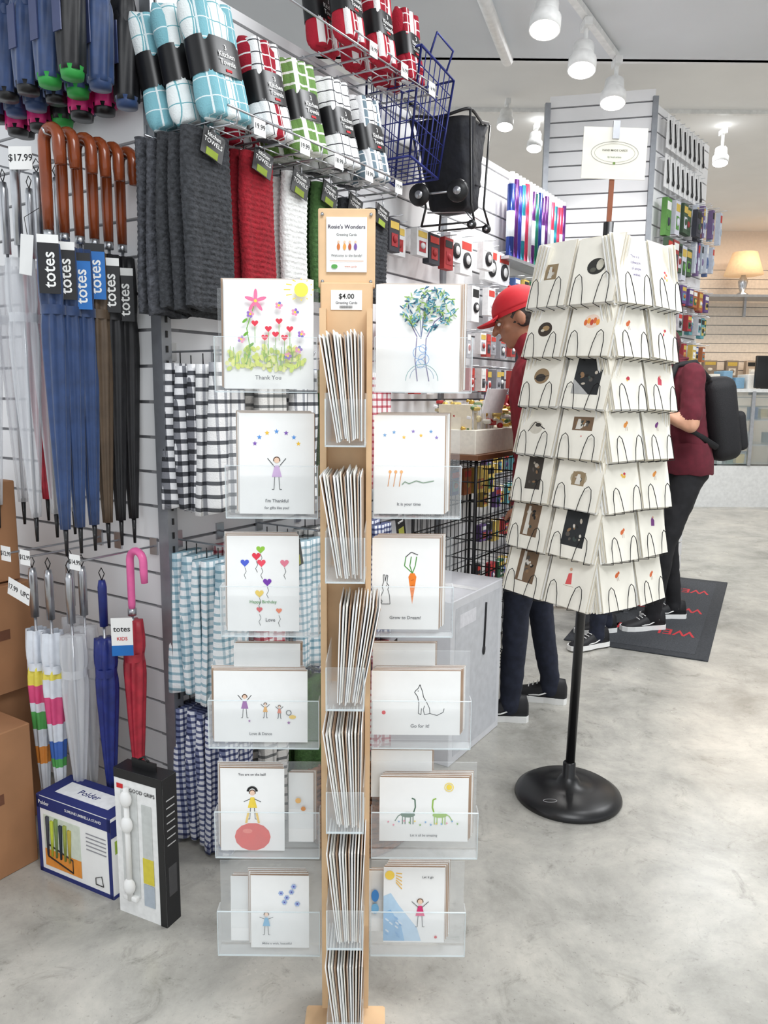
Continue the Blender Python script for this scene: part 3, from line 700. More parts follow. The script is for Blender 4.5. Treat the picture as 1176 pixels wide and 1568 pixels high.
rim=[(p[0],p[1],p[2]+.022*abs(p[0])/.16*abs(p[1])/.117) for p in rim]
b.tube(rim+[rim[0]],.006,BLACK,6)
b.box((.02,-.098,.13),(.13,.012,.10),fab,R(-8,'X'),bev=.005); b.box((.02,-.112,.178),(.13,.006,.02),BLACK,R(-8,'X'))
for sx in(-1,1):
    b.tube([(sx*.155,-.115,.33),(sx*.10,-.095,.02),(sx*.12,-.11,-.05)],.0045,BLACK,6); b.tube([(sx*.155,.115,.33),(sx*.10,.085,.02),(sx*.12,.10,-.05)],.0045,BLACK,6)
    b.tube([(sx*.12,-.11,-.05),(sx*.12,.10,-.05)],.004,BLACK,6); b.tube([(sx*.12,-.11,-.05),(sx*.02,-.05,-.0),(sx*.1,.08,.0)],.0035,METAL,6)
    b.tube([(sx*.15,.11,.33),(sx*.13,.14,.40)],.005,METAL,6)
for (x,y,z,r) in ((-.16,-.06,.06,.042),(-.16,.09,.06,.042),(.12,-.10,-.06,.018),(-.12,-.10,-.06,.018)):
    X=T(x,y,z)@R(90,'Y'); b.lathe([(r*.25,-.01),(r*.9,-.012),(r,0),(r*.9,.012),(r*.25,.01)],BLACK,22,X); b.lathe([(r*.35,-.0125),(r*.35,.0125)],METAL,14,X)
b.cyl((-.16,-.06,.06),(-.16,.09,.06),.004,METAL)
b.tube([(-.13,.14,.40),(.13,.14,.40)],.008,BLACK,8)
b.build('folding_shopping_cart',WB(1.33,.20,2.05)@R(-7,'Y')@R(12,'Z'))

# ------------------------------------------------------------------ goods on the walls
def goods(name,M,s0,s1,zs,pw,ph,cols_,disc=.3,out=.05,gap=.02,seed=1,body=.03):
    rn=random.Random(seed); b=MB()
    for z in zs:
        s=s0
        while s<s1:
            w=pw*rn.uniform(.8,1.2); h=ph*rn.uniform(.8,1.1); c=rn.choice(cols_)
            o=-out-rn.uniform(0,.06)
            b.box((s+w/2,o,z-h/2),(w,body,h),CM(c)); b.box((s+w/2,o-body/2-.001,z-h*.2),(w*.8,.001,h*.22),CM(rn.choice([(225,225,222),(30,30,30),(190,60,50),(200,170,80)])))
            if rn.random()<disc:
                b.cyl((s+w/2,o-body/2-.002,z-h*.6),(s+w/2,o-body/2-.008,z-h*.6),min(w,h)*.3,CM((35,35,38)),n=16); b.cyl((s+w/2,o-body/2-.008,z-h*.6),(s+w/2,o-body/2-.011,z-h*.6),min(w,h)*.17,CM((215,215,215)),n=12)
            else:
                b.box((s+w/2,o-body/2-.001,z-h*.65),(w*.6,.001,h*.4),CM(rn.choice(cols_))); b.ell((s+w/2,o-body/2-.002,z-h*.62),(w*.2,.008,h*.12),CM(rn.choice(cols_)),8)
            b.tube([(s+w/2,-.001,z+.01),(s+w/2,o-.05,z+.01)],.0025,METAL,4)
            s+=w+gap
    return b.build(name,M)
FB=frame(V((CX,CY,0)),U,N)
neu=[(225,225,225),(40,40,44),(190,190,195),(180,60,55),(230,230,228),(80,80,90)]
colr=[(50,100,70),(160,54,60),(200,172,90),(70,96,150),(220,220,220),(40,40,44),(170,100,60),(100,76,130),(90,150,158),(90,90,96)]
goods('packaged_gadgets',FB,.98,1.45,[1.98],.08,.12,[(150,40,45),(205,205,205),(50,50,56),(150,40,40)],.0,seed=3)
goods('packaged_speakers',FB,1.50,2.05,[2.02],.12,.14,[(238,238,238),(225,225,228),(60,60,64)],.85,seed=4)
goods('packaged_speakers',FB,1.75,2.15,[1.83],.07,.15,[(238,238,238),(225,225,228),(200,200,204)],.3,seed=24)
goods('blister_packs',FB,1.05,2.9,[1.62,1.46],.05,.11,[(60,60,64),(225,225,225),(150,150,155),(90,90,96),(170,65,60)],.0,seed=5,gap=.03)
goods('stationery_packs',FB,1.9,2.95,[1.34,1.20,1.05,.88,.7,.5],.06,.10,colr,.05,seed=6)
goods('stationery_packs',FB,2.2,2.95,[1.92,1.76],.06,.10,colr+[(80,170,70)],.0,seed=26)
goods('small_notebooks',FB,1.05,1.9,[1.2,1.0],.09,.14,colr,.05,seed=16)
b=MB(); rn=random.Random(2)
rc=[(40,60,130),(150,40,120),(200,60,90),(40,130,150),(60,60,160),(90,40,110),(190,190,200),(30,110,90)]
for k in range(17):
    x=2.12+k*.044; c=rn.choice(rc); mm=mat('foil_%d_%d_%d'%c,c,.25,.6)
    b.cyl((x,-.09,2.01),(x,-.09,2.01+rn.uniform(.33,.37)),.020,mm,n=14)
    b.cyl((x,-.09,2.34),(x,-.09,2.40),.014,CM((235,235,235)),n=12)
    if k%3==0: b.cyl((x,-.09,2.1),(x,-.09,2.22),.0206,CM((225,230,235)),n=14)
b.box((2.46,-.06,1.997),(.80,.11,.015),METAL)
b.build('wrapping_paper_rolls',FB)
FP=frame(V((1.52,4.63,0)),d2,n2)
b=MB()
for r,z in enumerate((2.90,2.69)):
    for k in range(8):
        x=.03+k*.085; b.box((x+.035,-.05,z-.08),(.07,.004,.18),CM((232,232,232))); b.tube([(x+.03,-.055,z-.02),(x+.045,-.06,z-.13)],.004,BLACK,6); b.ell((x+.045,-.06,z-.13),(.012,.006,.018),BLACK,8); b.tube([(x+.035,-.001,z),(x+.035,-.08,z)],.002,METAL,4)
b.build('kitchen_utensil_packs',FP)
goods('gift_bags',FP,.03,.55,[2.46,2.24],.09,.19,[(60,80,60),(90,140,70),(150,60,60),(200,200,210),(60,60,70)],.0,seed=8)
goods('foil_rolls',FP,.58,.90,[2.52,2.30],.035,.19,[(200,205,215),(170,180,190),(120,100,140),(90,110,150)],.0,seed=38)
goods('craft_packs',FP,.03,.88,[2.0,1.84,1.66,1.45,1.25,1.05,.85],.07,.12,colr+neu,.1,seed=9)
PT=frame(V((.94,4.76,0)),d,nrm)
goods('blister_packs',PT,.05,.5,[1.5,1.25,1.0],.08,.13,colr,.1,seed=12)

# ------------------------------------------------------------------ far right area
b=MB(); cw=mat('counter_white',(232,234,234),.3); gl=clearmat('counter_glass',(210,225,225),.3)
b.box((4.95,9.6,.25),(3.6,.7,.5),cw); b.box((4.95,9.6,.95),(3.56,.66,.86),gl); b.box((4.95,9.6,1.4),(3.64,.74,.04),cw)
for k in range(4): b.box((3.25+k*1.13,9.24,.95),(.04,.03,.88),METAL)
for z in(.75,1.05): b.box((4.95,9.6,z),(3.5,.6,.015),METAL)
rn=random.Random(5)
for k in range(90):
    z=rn.choice([.52,.77,1.07]); b.box((3.3+rn.random()*3.3,9.33+rn.random()*.2,z+.06),(.1,.08,.1+rn.random()*.06),CM(rn.choice(colr+neu+[(225,225,225)]*6)))
b.build('display_counter')
b=MB()
for k in range(16): b.box((3.4+k*.15,9.6,1.49),(.11,.3,.13+.08*(k%3)),CM(rn.choice([(230,230,228),(120,160,190),(222,222,222),(215,215,210)])),bev=.008)
b.build('counter_boxes')
FBk=frame(V((3.6,10.68,0)),V((1,0,0)),V((0,-1,0)))
slatwall('wall_back_panel',FBk,0,3.2,1.2,3.0,.12,.03,mat('slat_warm',(240,226,210),.5))
b=MB(); b.box((5.1,10.38,2.6),(3.1,.5,.03),METAL)
for k in range(6): b.box((3.6+k*.6,10.6,2.5),(.03,.04,.24),METAL)
b.build('lamp_display_shelf')
SH=mat('lampshade',(246,206,160),.8,emit=.35)
for x,z in ((4.62,2.617),(5.4,2.617)):
    b=MB(); O=T(x,10.3,z)
    b.lathe([(.07,0),(.075,.02),(.03,.05),(.05,.12),(.06,.18),(.03,.25),(.015,.3)],METAL,20,O); b.lathe([(.24,.26),(.15,.54)],SH,28,O)
    b.build('table_lamp')
goods('home_goods',FBk,.1,3.0,[1.80],.16,.22,[(222,214,202),(190,170,150),(228,228,224),(140,126,112)],.0,seed=15,out=.12,body=.08,gap=.12)
b=MB(); b.box((4.65,9.3,1.62),(.5,.05,.38),BLACK,bev=.01); b.box((4.65,9.4,1.435),(.2,.16,.02),BLACK); b.box((4.65,9.33,1.5),(.05,.04,.1),BLACK); b.build('cash_register_monitor')

# ------------------------------------------------------------------ track lights
LH=mat('lamp_white',(236,236,234),.4); BULB=mat('bulb_glow',(255,252,246),.4,emit=12)
def tracklamp(x,y,z,ceil,r=.06):
    b=MB(); X=T(x,y,z)@R(-14,'X')@R(6,'Y')
    b.lathe([(r*.5,.135),(r*.72,.125),(r*.78,.075),(r*.80,.07),(r*.98,.055),(r,.0),(r*.92,0.0),(r*.9,.012)],LH,28,X)
    b.lathe([(r*.90,.003),(r*.90,.005)],BULB,24,X@T(0,0,-.004))
    b.tube([(0,0,.13),(.03,0,.15),(.045,0,.12)],.006,LH,8,X)
    b.cyl((x+.02,y+.03,z+.12),(x+.02,y+.03,ceil-.03),.011,LH); b.box((x+.02,y+.03,ceil-.05),(.035,.09,.035),LH)
    b.build('track_light')
    li=bpy.data.lights.new('track_spot','SPOT'); li.energy=30; li.spot_size=math.radians(110); li.spot_blend=.6; li.shadow_soft_size=.05; li.color=(1,.985,.96)
    o=bpy.data.objects.new('track_spot',li); sc.collection.objects.link(o); o.location=(x,y,z-.03)
lp=[(.65,3.47),(.905,3.87),(1.17,4.28)]
for x,y in lp: tracklamp(x,y,2.84,3.1,.066)
b=MB(); p0=V((.22,2.75,3.085)); p1=V((1.19,4.33,3.085)); dr=(p1-p0).normalized()
X=F((p0+p1)/2,dr,V((0,0,1)).cross(dr)); b.box((0,0,0),((p1-p0).length,.035,.03),LH,X); b.build('lighting_track')
for x,y,z in ((.86,6.0,3.27),(1.17,6.5,3.27),(2.7,6.6,3.2),(4.2,7.5,3.27)): tracklamp(x,y,z,3.5,.062)
b=MB(); b.box((1.9,6.3,3.485),(3.2,.035,.03),LH); b.build('lighting_track')
b=MB(); b.tube([(.30,3.3,3.05),(.62,4.3,3.05)],.03,LH,12); b.tube([(.28,3.2,3.05),(.28,3.2,3.105)],.04,LH,12); b.build('ceiling_pipe')

# ------------------------------------------------------------------ floor objects left
CARD=mat('cardboard',(166,120,84),.85,var=.06,scale=8)
def boxat(name,o,al,w,dp,h,paint):
    al=V(al).normalized(); nm=V((al.y,-al.x,0)); b=MB(); paint(b,w,dp,h)
    b.build(name,frame(V(o),al,nm))
def fF(x,z,y=-.0012): return F((x,y,z),(1,0,0),(0,0,1))
def paint_stand(b,w,d,h):
    nb=CM((34,44,110)); b.box((-w/2,d/2,h/2),(w,d,h),WHITE)
    b.box((-w/2,-.0006,h-.02),(w,.001,.035),nb); b.box((-w/2,d/2,h+.0006),(w,d,.001),nb); b.box((-w/2,-.0006,.006),(w,.001,.012),nb)
    b.box((-w/2,d/2,h+.0014),(w*.72,d*.5,.001),CM((236,238,240))); b.text('Polder',F((-w*.5,d*.5,h+.0022),(1,0,0),(0,1,0)),.03,nb)
    b.box((-w+.006,-.0006,h/2),(.012,.001,h),nb); b.box((-.006,-.0006,h/2),(.012,.001,h),nb)
    b.box((-w*.66,-.0008,h*.44),(w*.5,.001,h*.66),CM((214,222,206))); b.box((-w*.66,-.001,h*.22),(w*.5,.001,h*.22),CM((235,150,60)))
    for x,c,t in((-.86,(60,60,70),.5),(-.80,(190,200,60),.46),(-.74,(120,140,80),.5),(-.68,(40,50,60),.44),(-.62,(150,160,70),.46),(-.56,(180,160,60),.42)):
        b.tube([(w*x,-.003,h*.26),(w*x+.004,-.003,h*(.26+t))],[.003,.006],CM(c),6)
    b.tube([(-w*.86,-.0025,h*.24),(-w*.52,-.0025,h*.14),(-w*.52,-.0025,h*.3),(-w*.86,-.0025,h*.4),(-w*.86,-.0025,h*.24)],.0022,CM((60,54,50)),5)
    b.text('SLIMLINE UMBRELLA STAND',fF(-w*.36,h-.02),.011,WHITE); b.text('Polder',fF(-w*.9,h-.02),.016,WHITE)
    for k in range(5): b.box((-w*.2,-.0008,h*(.72-.05*k)),(w*.26,.001,.003),CM((150,150,155)))
    b.box((.0006,d/2,h*.86),(.001,d,h*.2),nb); b.box((.0006,d/2,h*.62),(.001,d*.8,h*.16),CM((150,180,60))); b.box((.0006,d/2,h*.3),(.001,d*.6,h*.3),CM((70,70,110)))
    b.box((.0012,d-.004,h/2),(.001,.008,h),nb); b.box((.0012,d/2,.005),(.001,d,.01),nb)
    b.text('Polder',F((.0016,d/2,h*.86),(0,1,0),(0,0,1)),.018,WHITE)
    b.tube([(-w*.22,-.002,h*.12),(-w*.12,-.002,h*.12),(-w*.14,-.002,h*.24),(-w*.22,-.002,h*.2),(-w*.22,-.002,h*.12)],.0012,INK,4)
boxat('umbrella_stand_box',(-.713,1.87,0),(.252,-.13,0),.284,.12,.232,paint_stand)
def paint_grips(b,w,d,h):
    b.box((-w/2,d/2,h/2),(w,d,h),CM((244,244,242)))
    b.box((-w/2,-.0006,h-.012),(w,.001,.024),BLACK); b.box((-.010,-.0008,h/2),(.020,.001,h),BLACK); b.box((.0006,d/2,h/2),(.001,d,h),CM((30,30,32))); b.box((-w/2,d/2,h+.0006),(w,d,.001),BLACK)
    b.box((-w*.5,d/2,h+.012),(w*.5,.004,.024),BLACK); b.tube([(-w*.6,d/2,h+.024),(-w*.5,d/2,h+.034),(-w*.4,d/2,h+.024)],.003,BLACK,6)
    b.text('GOOD GRIPS',fF(-w*.42,h-.05,-.0016),.014,INK); b.box((-w*.88,-.0012,h-.045),(.02,.001,.012),CM((210,40,45)))
    b.box((-w*.34,-.0012,h*.55),(w*.2,.001,h*.5),CM((205,208,205))); b.box((-w*.34,-.0016,h*.35),(w*.22,.001,.07),CM((220,205,70))); b.box((-w*.34,-.0016,h*.18),(w*.22,.001,.06),CM((180,190,200)))
    b.box((-w*.70,-.0012,h*.5),(w*.34,.001,h*.72),CM((214,216,214)))
    for z in (.09,.26,.33):
        b.ell((-w*.70,-.012,z),(.018,.012,.022),WHITE,16)
    b.tube([(-w*.70,-.010,.05),(-w*.70,-.010,.36)],.007,WHITE,8)
    b.box((-w*.70,-.006,.055),(.045,.014,.014),WHITE,bev=.003)
    for k in range(7): b.box((.0012,d*.5,h*(.85-.05*k)),(.001,d*.6,.003),CM((190,190,190)))
    b.box((.0012,d*.5,h*.3),(.001,d*.6,h*.2),CM((70,70,72)))
boxat('brush_set_box',(-.540,1.764,0),(.112,-.053,0),.158,.050,.40,paint_grips)
def cart(o,w,dp,h,n_='cardboard_box'):
    b=MB(); b.box((-w/2,dp/2,h/2),(w,dp,h),CARD,bev=.003,seg=1); b.box((-w/2,dp/2,h+.0008),(w,.05,.001),CM((196,160,120))); b.box((-w/2,-.0008,h-.04),(.05,.001,.08),CM((196,160,120)))
    b.box((.0008,dp/2,h*.55),(.001,dp*.4,.03),CM((110,70,50))); b.box((.0008,dp*.3,h*.8),(.001,dp*.3,.012),CM((110,70,50))); b.build(n_,frame(V(o),A_,NA))
cart((-1.155,1.795,0),.4,.30,.42); cart((-1.20,2.13,0),.4,.20,.44); cart((-1.215,2.05,.445),.4,.27,.33); cart((-1.23,2.07,.78),.36,.24,.3)

def paint_carton(b,w,d,h):
    g=mat('pale_carton',(216,217,221),.45,var=.02); b.box((-w/2,d/2,h/2),(w,d,h),g,bev=.003,seg=1)
    b.box((.0008,d*.5,h*.5),(.001,d*.86,h*.9),mat('pale_print',(202,204,209),.4)); b.tube([(.004,d*.62,h*.62),(.004,d*.64,h*.9)],.004,INK,6); b.ell((.004,d*.62,h*.6),(.003,.012,.02),INK,10)
    b.box((.0014,d*.3,h*.86),(.001,d*.3,.05),CM((225,225,230))); b.box((-w/2,d/2,h+.0008),(w*.98,.04,.001),CM((225,225,225)))
boxat('product_carton',(.242,2.62,0),A_,.44,.43,.62,paint_carton)
b=MB(); X=WB(1.56,.20,0); w,d_,z0,z1=.54,.29,.12,1.07
for k in range(13):
    z=z0+(z1-z0)*k/12; b.tube([(-w/2,-d_/2,z),(w/2,-d_/2,z),(w/2,d_/2,z),(-w/2,d_/2,z),(-w/2,-d_/2,z)],.003,BLKWIRE,5)
for k in range(15):
    x=-w/2+w*k/14
    for y in(-d_/2,d_/2): b.tube([(x,y,z0),(x,y,z1)],.002,BLKWIRE,4)
    b.tube([(x,-d_/2,z0),(x,d_/2,z0)],.002,BLKWIRE,4)
for k in range(9):
    y=-d_/2+d_*k/8
    for x in(-w/2,w/2): b.tube([(x,y,z0),(x,y,z1)],.002,BLKWIRE,4)
for x in(-w/2,w/2):
    for y in(-d_/2,d_/2): b.cyl((x,y,0),(x,y,z1+.01),.007,BLKWIRE,n=8)
wd=mat('dark_wood_rim',(120,80,52),.5)
b.box((0,0,z1+.02),(w+.03,d_+.03,.02),wd)
b.build('wire_display_bin',X)
b=MB(); rn=random.Random(11)
b.box((-.13,-.01,.05),(.26,.25,.10),CM((240,236,222)),bev=.003,seg=1)
for k in range(14): b.box((-.24+k*.016,-.03,.14),(.008,.15,.12),CM(rn.choice([(240,236,225),(235,225,200),(240,240,240)])))
gp=[(215,180,90),(240,238,230),(230,215,170),(90,120,70),(240,240,240),(180,50,50),(200,160,70),(225,200,120)]
b.box((.13,0,.05),(.25,.26,.10),CM((235,230,215)),bev=.003,seg=1)
for k in range(200):
    p=(rn.uniform(-.25,.25),rn.uniform(-.13,.12),rn.uniform(.10,.21)); Xr=T(*p)@R(rn.uniform(0,180),'Z')@R(rn.uniform(-40,40),'X')
    c=rn.choice(gp); mm=mat('gift_%d_%d_%d'%c,c,.3,.4 if c[2]<130 and c[0]>190 else 0)
    if k%3: b.box((0,0,0),(.035,.02,.014),mm,Xr,bev=.003,seg=1)
    else: b.ell((0,0,0),(.014,.014,.014),mm,10,Xr)
b.box((-.16,-.11,.25),(.19,.004,.10),CM((246,246,246)),R(14,'X')); b.box((-.10,-.1135,.25),(.05,.004,.07),CM((205,40,50)),R(14,'X')@R(20,'Y'))
b.build('gift_boxes',X@T(0,0,z1+.03))
b=MB(); wk=mat('wicker',(120,74,42),.8,var=.3,scale=60,bump=.6,bscale=80)
for k in range(9):
    r=.15+.03*k/8; z=.012+.018*k
    b.tube([(r*(1+.02*math.sin(j*math.pi/2*3+k*3))*math.cos(j*math.pi/18),r*.8*(1+.02*math.sin(j*math.pi/2*3+k*3))*math.sin(j*math.pi/18),z) for j in range(37)],.0095,wk,6)
for j in range(24):
    a=j*math.pi/12; b.tube([(.148*math.cos(a),.148*.8*math.sin(a),.006),(.184*math.cos(a),.184*.8*math.sin(a),.17)],.005,wk,5)
b.lathe([(.14,.002),(.14,.01)],wk,24); b.build('wicker_basket',T(-.07,2.2,0))

# ------------------------------------------------------------------ door mat
e1=V((.447,.894,0)).normalized(); nmat=V((e1.y,-e1.x,0))
b=MB(); M=frame(V((1.66,3.76,0)),e1,nmat)
MT=mat('mat_rubber',(52,55,60),.85,bump=.5,bscale=300,var=.15,scale=80); MR=mat('mat_red',(190,44,54),.8)
b.box((.93,.37,.004),(1.86,.74,.008),MT,bev=.003,seg=1); b.box((.93,.37,.0085),(1.72,.60,.001),mat('mat_pile',(66,69,74),.95,bump=.5,bscale=300,var=.2,scale=120))
for k in range(3):
    b.text('WELCOME',T(.42+k*.52,.37,.0095)@R(90,'Z'),.15,MR,sx=.75)
b.build('door_mat',M)

# ------------------------------------------------------------------ people
def remesh(src,vox,it=4,nz=0):
    me=bpy.data.meshes.new('tmp'); me.from_pydata([tuple(p) for p in src.v],[],src.f); me.update()
    bm=bmesh.new(); bm.from_mesh(me); bmesh.ops.recalc_face_normals(bm,faces=bm.faces[:]); bm.to_mesh(me); bm.free()
    ob=bpy.data.objects.new('tmp',me); sc.collection.objects.link(ob)
    r=ob.modifiers.new('r','REMESH'); r.mode='VOXEL'; r.voxel_size=vox
    s=ob.modifiers.new('s','SMOOTH'); s.factor=.5; s.iterations=it
    dg=bpy.context.evaluated_depsgraph_get(); dg.update()
    e=bpy.data.meshes.new_from_object(ob.evaluated_get(dg))
    vs=[v.co.copy() for v in e.vertices]
    if nz:
        for i,v in enumerate(e.vertices): vs[i]=vs[i]+V(v.normal)*nz*(noise.noise(V((v.co.x*14,v.co.y*14,v.co.z*8)))+.6*noise.noise(v.co*30))
    fs=[tuple(p.vertices) for p in e.polygons]
    bpy.data.objects.remove(ob); bpy.data.meshes.remove(me); bpy.data.meshes.remove(e)
    return vs,fs
def segd(p,a,b):
    ab=b-a; t=max(0,min(1,(p-a).dot(ab)/max(1e-9,ab.length_squared))); return (p-(a+ab*t)).length,t
def caps(b,a,c,r1,r2):
    b.cyl(a,c,r1,WHITE,r2,16); b.ell(a,(r1,r1,r1),WHITE,14); b.ell(c,(r2,r2,r2),WHITE,14)
def hand(mb,wr_,fd,bk,sd,skin,curl=35):
    fd=V(fd).normalized(); bk=(V(bk)-fd*V(bk).dot(fd)).normalized(); xx=fd.cross(bk)
    s=MB(); X=Matrix.Identity(4)
    for i in range(3): X[i][0]=xx[i];X[i][1]=fd[i];X[i][2]=bk[i];X[i][3]=wr_[i]
    def c(a,b2,r1,r2): caps(s,X@V(a),X@V(b2),r1,r2)
    for x in(-.026,-.009,.009,.026): c((x*.6,.0,0),(x,.085,0),.016,.0125)
    for x,l,r in((.029*sd,.066,.0085),(.0105*sd,.08,.009),(-.009*sd,.075,.009),(-.028*sd,.058,.0078)):
        p=V((x,.088,0)); a=math.radians(curl*.6)
        for q,k in enumerate((.45,.32,.23)):
            e=p+V((x*.1,math.cos(a),-math.sin(a))) * l*k; c(p,e,r*(1-.08*q),r*(.92-.08*q)); p=e; a+=math.radians(curl)
    c((sd*.022,.02,-.004),(sd*.048,.055,-.012),.014,.011); c((sd*.048,.055,-.012),(sd*.052,.088,-.024),.0105,.0085)
    vs,fs=remesh(s,.0045,2); mb.add(vs,fs,skin,True)
def shoe(mb,M,up,sole=WHITE):
    prof=[(-.075,.02),(-.065,.034),(-.03,.037),(.02,.034),(.08,.044),(.13,.045),(.17,.036),(.19,.016)]
    ring=[(x*1.06,y,0) for y,x in prof]+[(-x*1.06,y,0) for y,x in prof[::-1]]
    mb.loft([[(a,b_,z) for a,b_,c in ring] for z in (0,.026)],sole,False,True,M)
    rings=[]
    for y,x,h in ((-.075,.016,.07),(-.065,.032,.105),(-.03,.035,.108),(.01,.034,.10),(.05,.038,.078),(.10,.043,.058),(.14,.041,.048),(.17,.032,.04),(.187,.012,.03)):
        rings.append([(x*math.cos(math.pi*k/10),y,.018+(h-.018)*math.sin(math.pi*k/10)**.7) for k in range(11)])
    mb.loft(rings,up,True,True,M)
    for k in range(4): mb.tube([(-.018,.035+k*.018,.088-k*.009),(.018,.035+k*.018,.09-k*.009)],.0025,WHITE,5,M)
    mb.tube([(-.037,.1,.03),(-.040,.04,.035),(-.037,-.02,.06)],.003,WHITE,5,M); mb.tube([(.042,.1,.03),(.040,.04,.035),(.037,-.02,.06)],.003,WHITE,5,M)
def person(name,loc,fwd,lean,feet,arms,shirt,pants,skin,hair,shoem,cap=None,scale=1,bag=None,headpitch=15,long=False,hd=(0,0)):
    fwd=V(fwd).normalized(); rt=V((fwd.y,-fwd.x,0)); X=Matrix.Identity(4)
    for i in range(3): X[i][0]=rt[i];X[i][1]=fwd[i];X[i][2]=(0,0,1)[i];X[i][3]=loc[i]
    X=X@Matrix.Scale(scale,4)
    ly=lambda z: lean*max(0,z-.95)
    s=MB(); segs=[]
    rings=[]
    for z,rx,ry in ((.80,.12,.09),(.85,.165,.115),(.93,.175,.125),(1.02,.165,.12),(1.10,.16,.118),(1.22,.17,.122),(1.33,.185,.122),(1.41,.175,.10),(1.46,.11,.075),(1.49,.062,.06)):
        rings.append([(rx*math.cos(2*math.pi*j/24),ly(z)+ry*math.sin(2*math.pi*j/24)-.01,z) for j in range(24)])
    s.loft(rings,WHITE)
    segs.append((V((0,ly(.98),.98)),V((0,ly(1.42),1.42)),.15,shirt)); segs.append((V((0,0,.86)),V((0,0,.90)),.15,pants))
    nk=V((0,ly(1.47)-.005,1.47)); hc=V((0,ly(1.62)+.03+hd[0],1.625-hd[1])); caps(s,nk,hc-V((0,.01,.06)),.056,.052); segs.append((nk+V((0,0,.03)),hc,.05,skin))
    for sd,(fx,fy,lift) in zip((-1,1),feet):
        hip=V((sd*.09,0,.88)); an=V((fx,fy,.09+lift)); kn=(hip+an)/2+V((sd*.005,.035,.01))
        caps(s,hip,kn,.088,.06); caps(s,kn,an,.058,.043); caps(s,an,an-V((0,0,.03)),.045,.05)
        segs.append((hip,kn,.075,pants)); segs.append((kn,an-V((0,0,.03)),.05,pants))
    for sd,(el,wr_) in zip((-1,1),arms):
        sh=V((sd*.185,ly(1.41)-.01,1.41)); el=V(el); wr_=V(wr_); mid=sh.lerp(el,.8)
        caps(s,sh,el,.055,.043); caps(s,el,wr_,.041,.028); caps(s,sh,mid,.062,.058)
        segs.append((sh,mid,.055,shirt)); segs.append((mid+(el-mid)*.5,el,.043,skin if not long else shirt)); segs.append((el,wr_,.036,skin if not long else shirt))
    vs,fs=remesh(s,.011,5,.006)
    mb=MB(); mb.T=X; groups={}
    for f in fs:
        c=sum((vs[i] for i in f),V())/len(f); best=None
        for a,b2,r,m in segs:
            dd=segd(c,a,b2)[0]-r
            if best is None or dd<best[0]: best=(dd,m)
        if c.z<.90 and best[1] is shirt and abs(c.x)<.19: best=(0,pants)
        groups.setdefault(best[1],[]).append(f)
    for m,g in groups.items():
        used=sorted({i for f in g for i in f}); mp={k:i for i,k in enumerate(used)}
        mb.add([vs[i] for i in used],[tuple(mp[i] for i in f) for f in g],m,True)
    mb.loft([[( (rx)*math.cos(2*math.pi*j/28),ly(z)+ry*math.sin(2*math.pi*j/28)-.01,z+.004*math.sin(j*1.7)) for j in range(28)] for z,rx,ry in ((.87,.186,.137),(.875,.189,.14),(.95,.184,.136),(1.04,.172,.128))],shirt,True,False)
    mb.tube([(.062*math.cos(a*math.pi/8),ly(1.47)-.01+.06*math.sin(a*math.pi/8),1.485-.01*math.sin(a*math.pi/8)) for a in range(17)],.009,shirt,6)
    H=T(*hc)@R(-headpitch,'X'); h=MB()
    h.ell((0,-.012,.025),(.077,.095,.093),WHITE,20,H); h.ell((0,.022,-.035),(.058,.068,.075),WHITE,18,H); h.ell((0,.058,-.082),(.028,.024,.022),WHITE,12,H)
    h.ell((0,.068,.022),(.05,.02,.014),WHITE,12,H); caps(h,H@V((0,.088,.01)),H@V((0,.108,-.022)),.008,.013); h.ell((0,.083,-.055),(.024,.012,.012),WHITE,10,H)
    for sd in(-1,1): h.ell((sd*.078,-.008,-.008),(.010,.019,.031),WHITE,12,H); h.ell((sd*.042,.055,-.02),(.02,.02,.018),WHITE,10,H)
    vs,fs=remesh(h,.006,3); mb.add(vs,fs,skin,True)
    for sd in(-1,1):
        mb.ell((sd*.03,.079,.003),(.011,.008,.0065),WHITE,12,H); mb.ell((sd*.03,.0855,.003),(.005,.003,.005),CM((40,26,20)),10,H)
        mb.tube([(sd*.045,.078,.019),(sd*.03,.091,.024),(sd*.015,.09,.02)],.003,hair,5,H)
    mb.tube([(-.02,.089,-.052),(0,.097,-.053),(.02,.089,-.052)],.004,CM((150,80,72)),6,H)
    if cap:
        mb.ell((0,-.022,.02),(.081,.092,.085),hair,20,H,z0=-.75,z1=.2)
        mb.ell((0,-.008,.035),(.086,.104,.092),cap,24,H,z0=0,z1=1)
        mb.loft([[(.086*math.cos(2*math.pi*j/24),-.008+.104*math.sin(2*math.pi*j/24),z) for j in range(24)] for z in (.022,.037)],cap,True,False,H)
        rg=[]
        for k in range(9):
            a=math.pi*(k/8); x=.07*math.cos(a); rg.append([(x,.07+0,.036),(x,.09+.075*math.sin(a),.030-.012*abs(math.cos(a))),(x,.09+.075*math.sin(a),.026-.012*abs(math.cos(a))),(x,.07,.030)])
        mb.loft(rg,cap,True,True,H); mb.ell((0,-.008,.128),(.008,.008,.005),cap,10,H)
    else:
        mb.ell((0,-.022,.032),(.086,.102,.098),hair,24,H,z0=-.3,z1=1)
        mb.ell((0,-.05,-.03),(.074,.068,.09),hair,20,H)
    for sd,(el,wr_) in zip((-1,1),arms):
        dirn=(V(wr_)-V(el)).normalized(); hand(mb,V(wr_),dirn,V((sd*.3,-.1,1)) if abs(dirn.z)<.6 else V((sd,0,0)),-sd,skin)
    for sd,(fx,fy,lift) in zip((-1,1),feet): shoe(mb,T(fx,fy,lift)@R(-sd*6,'Z'),shoem)
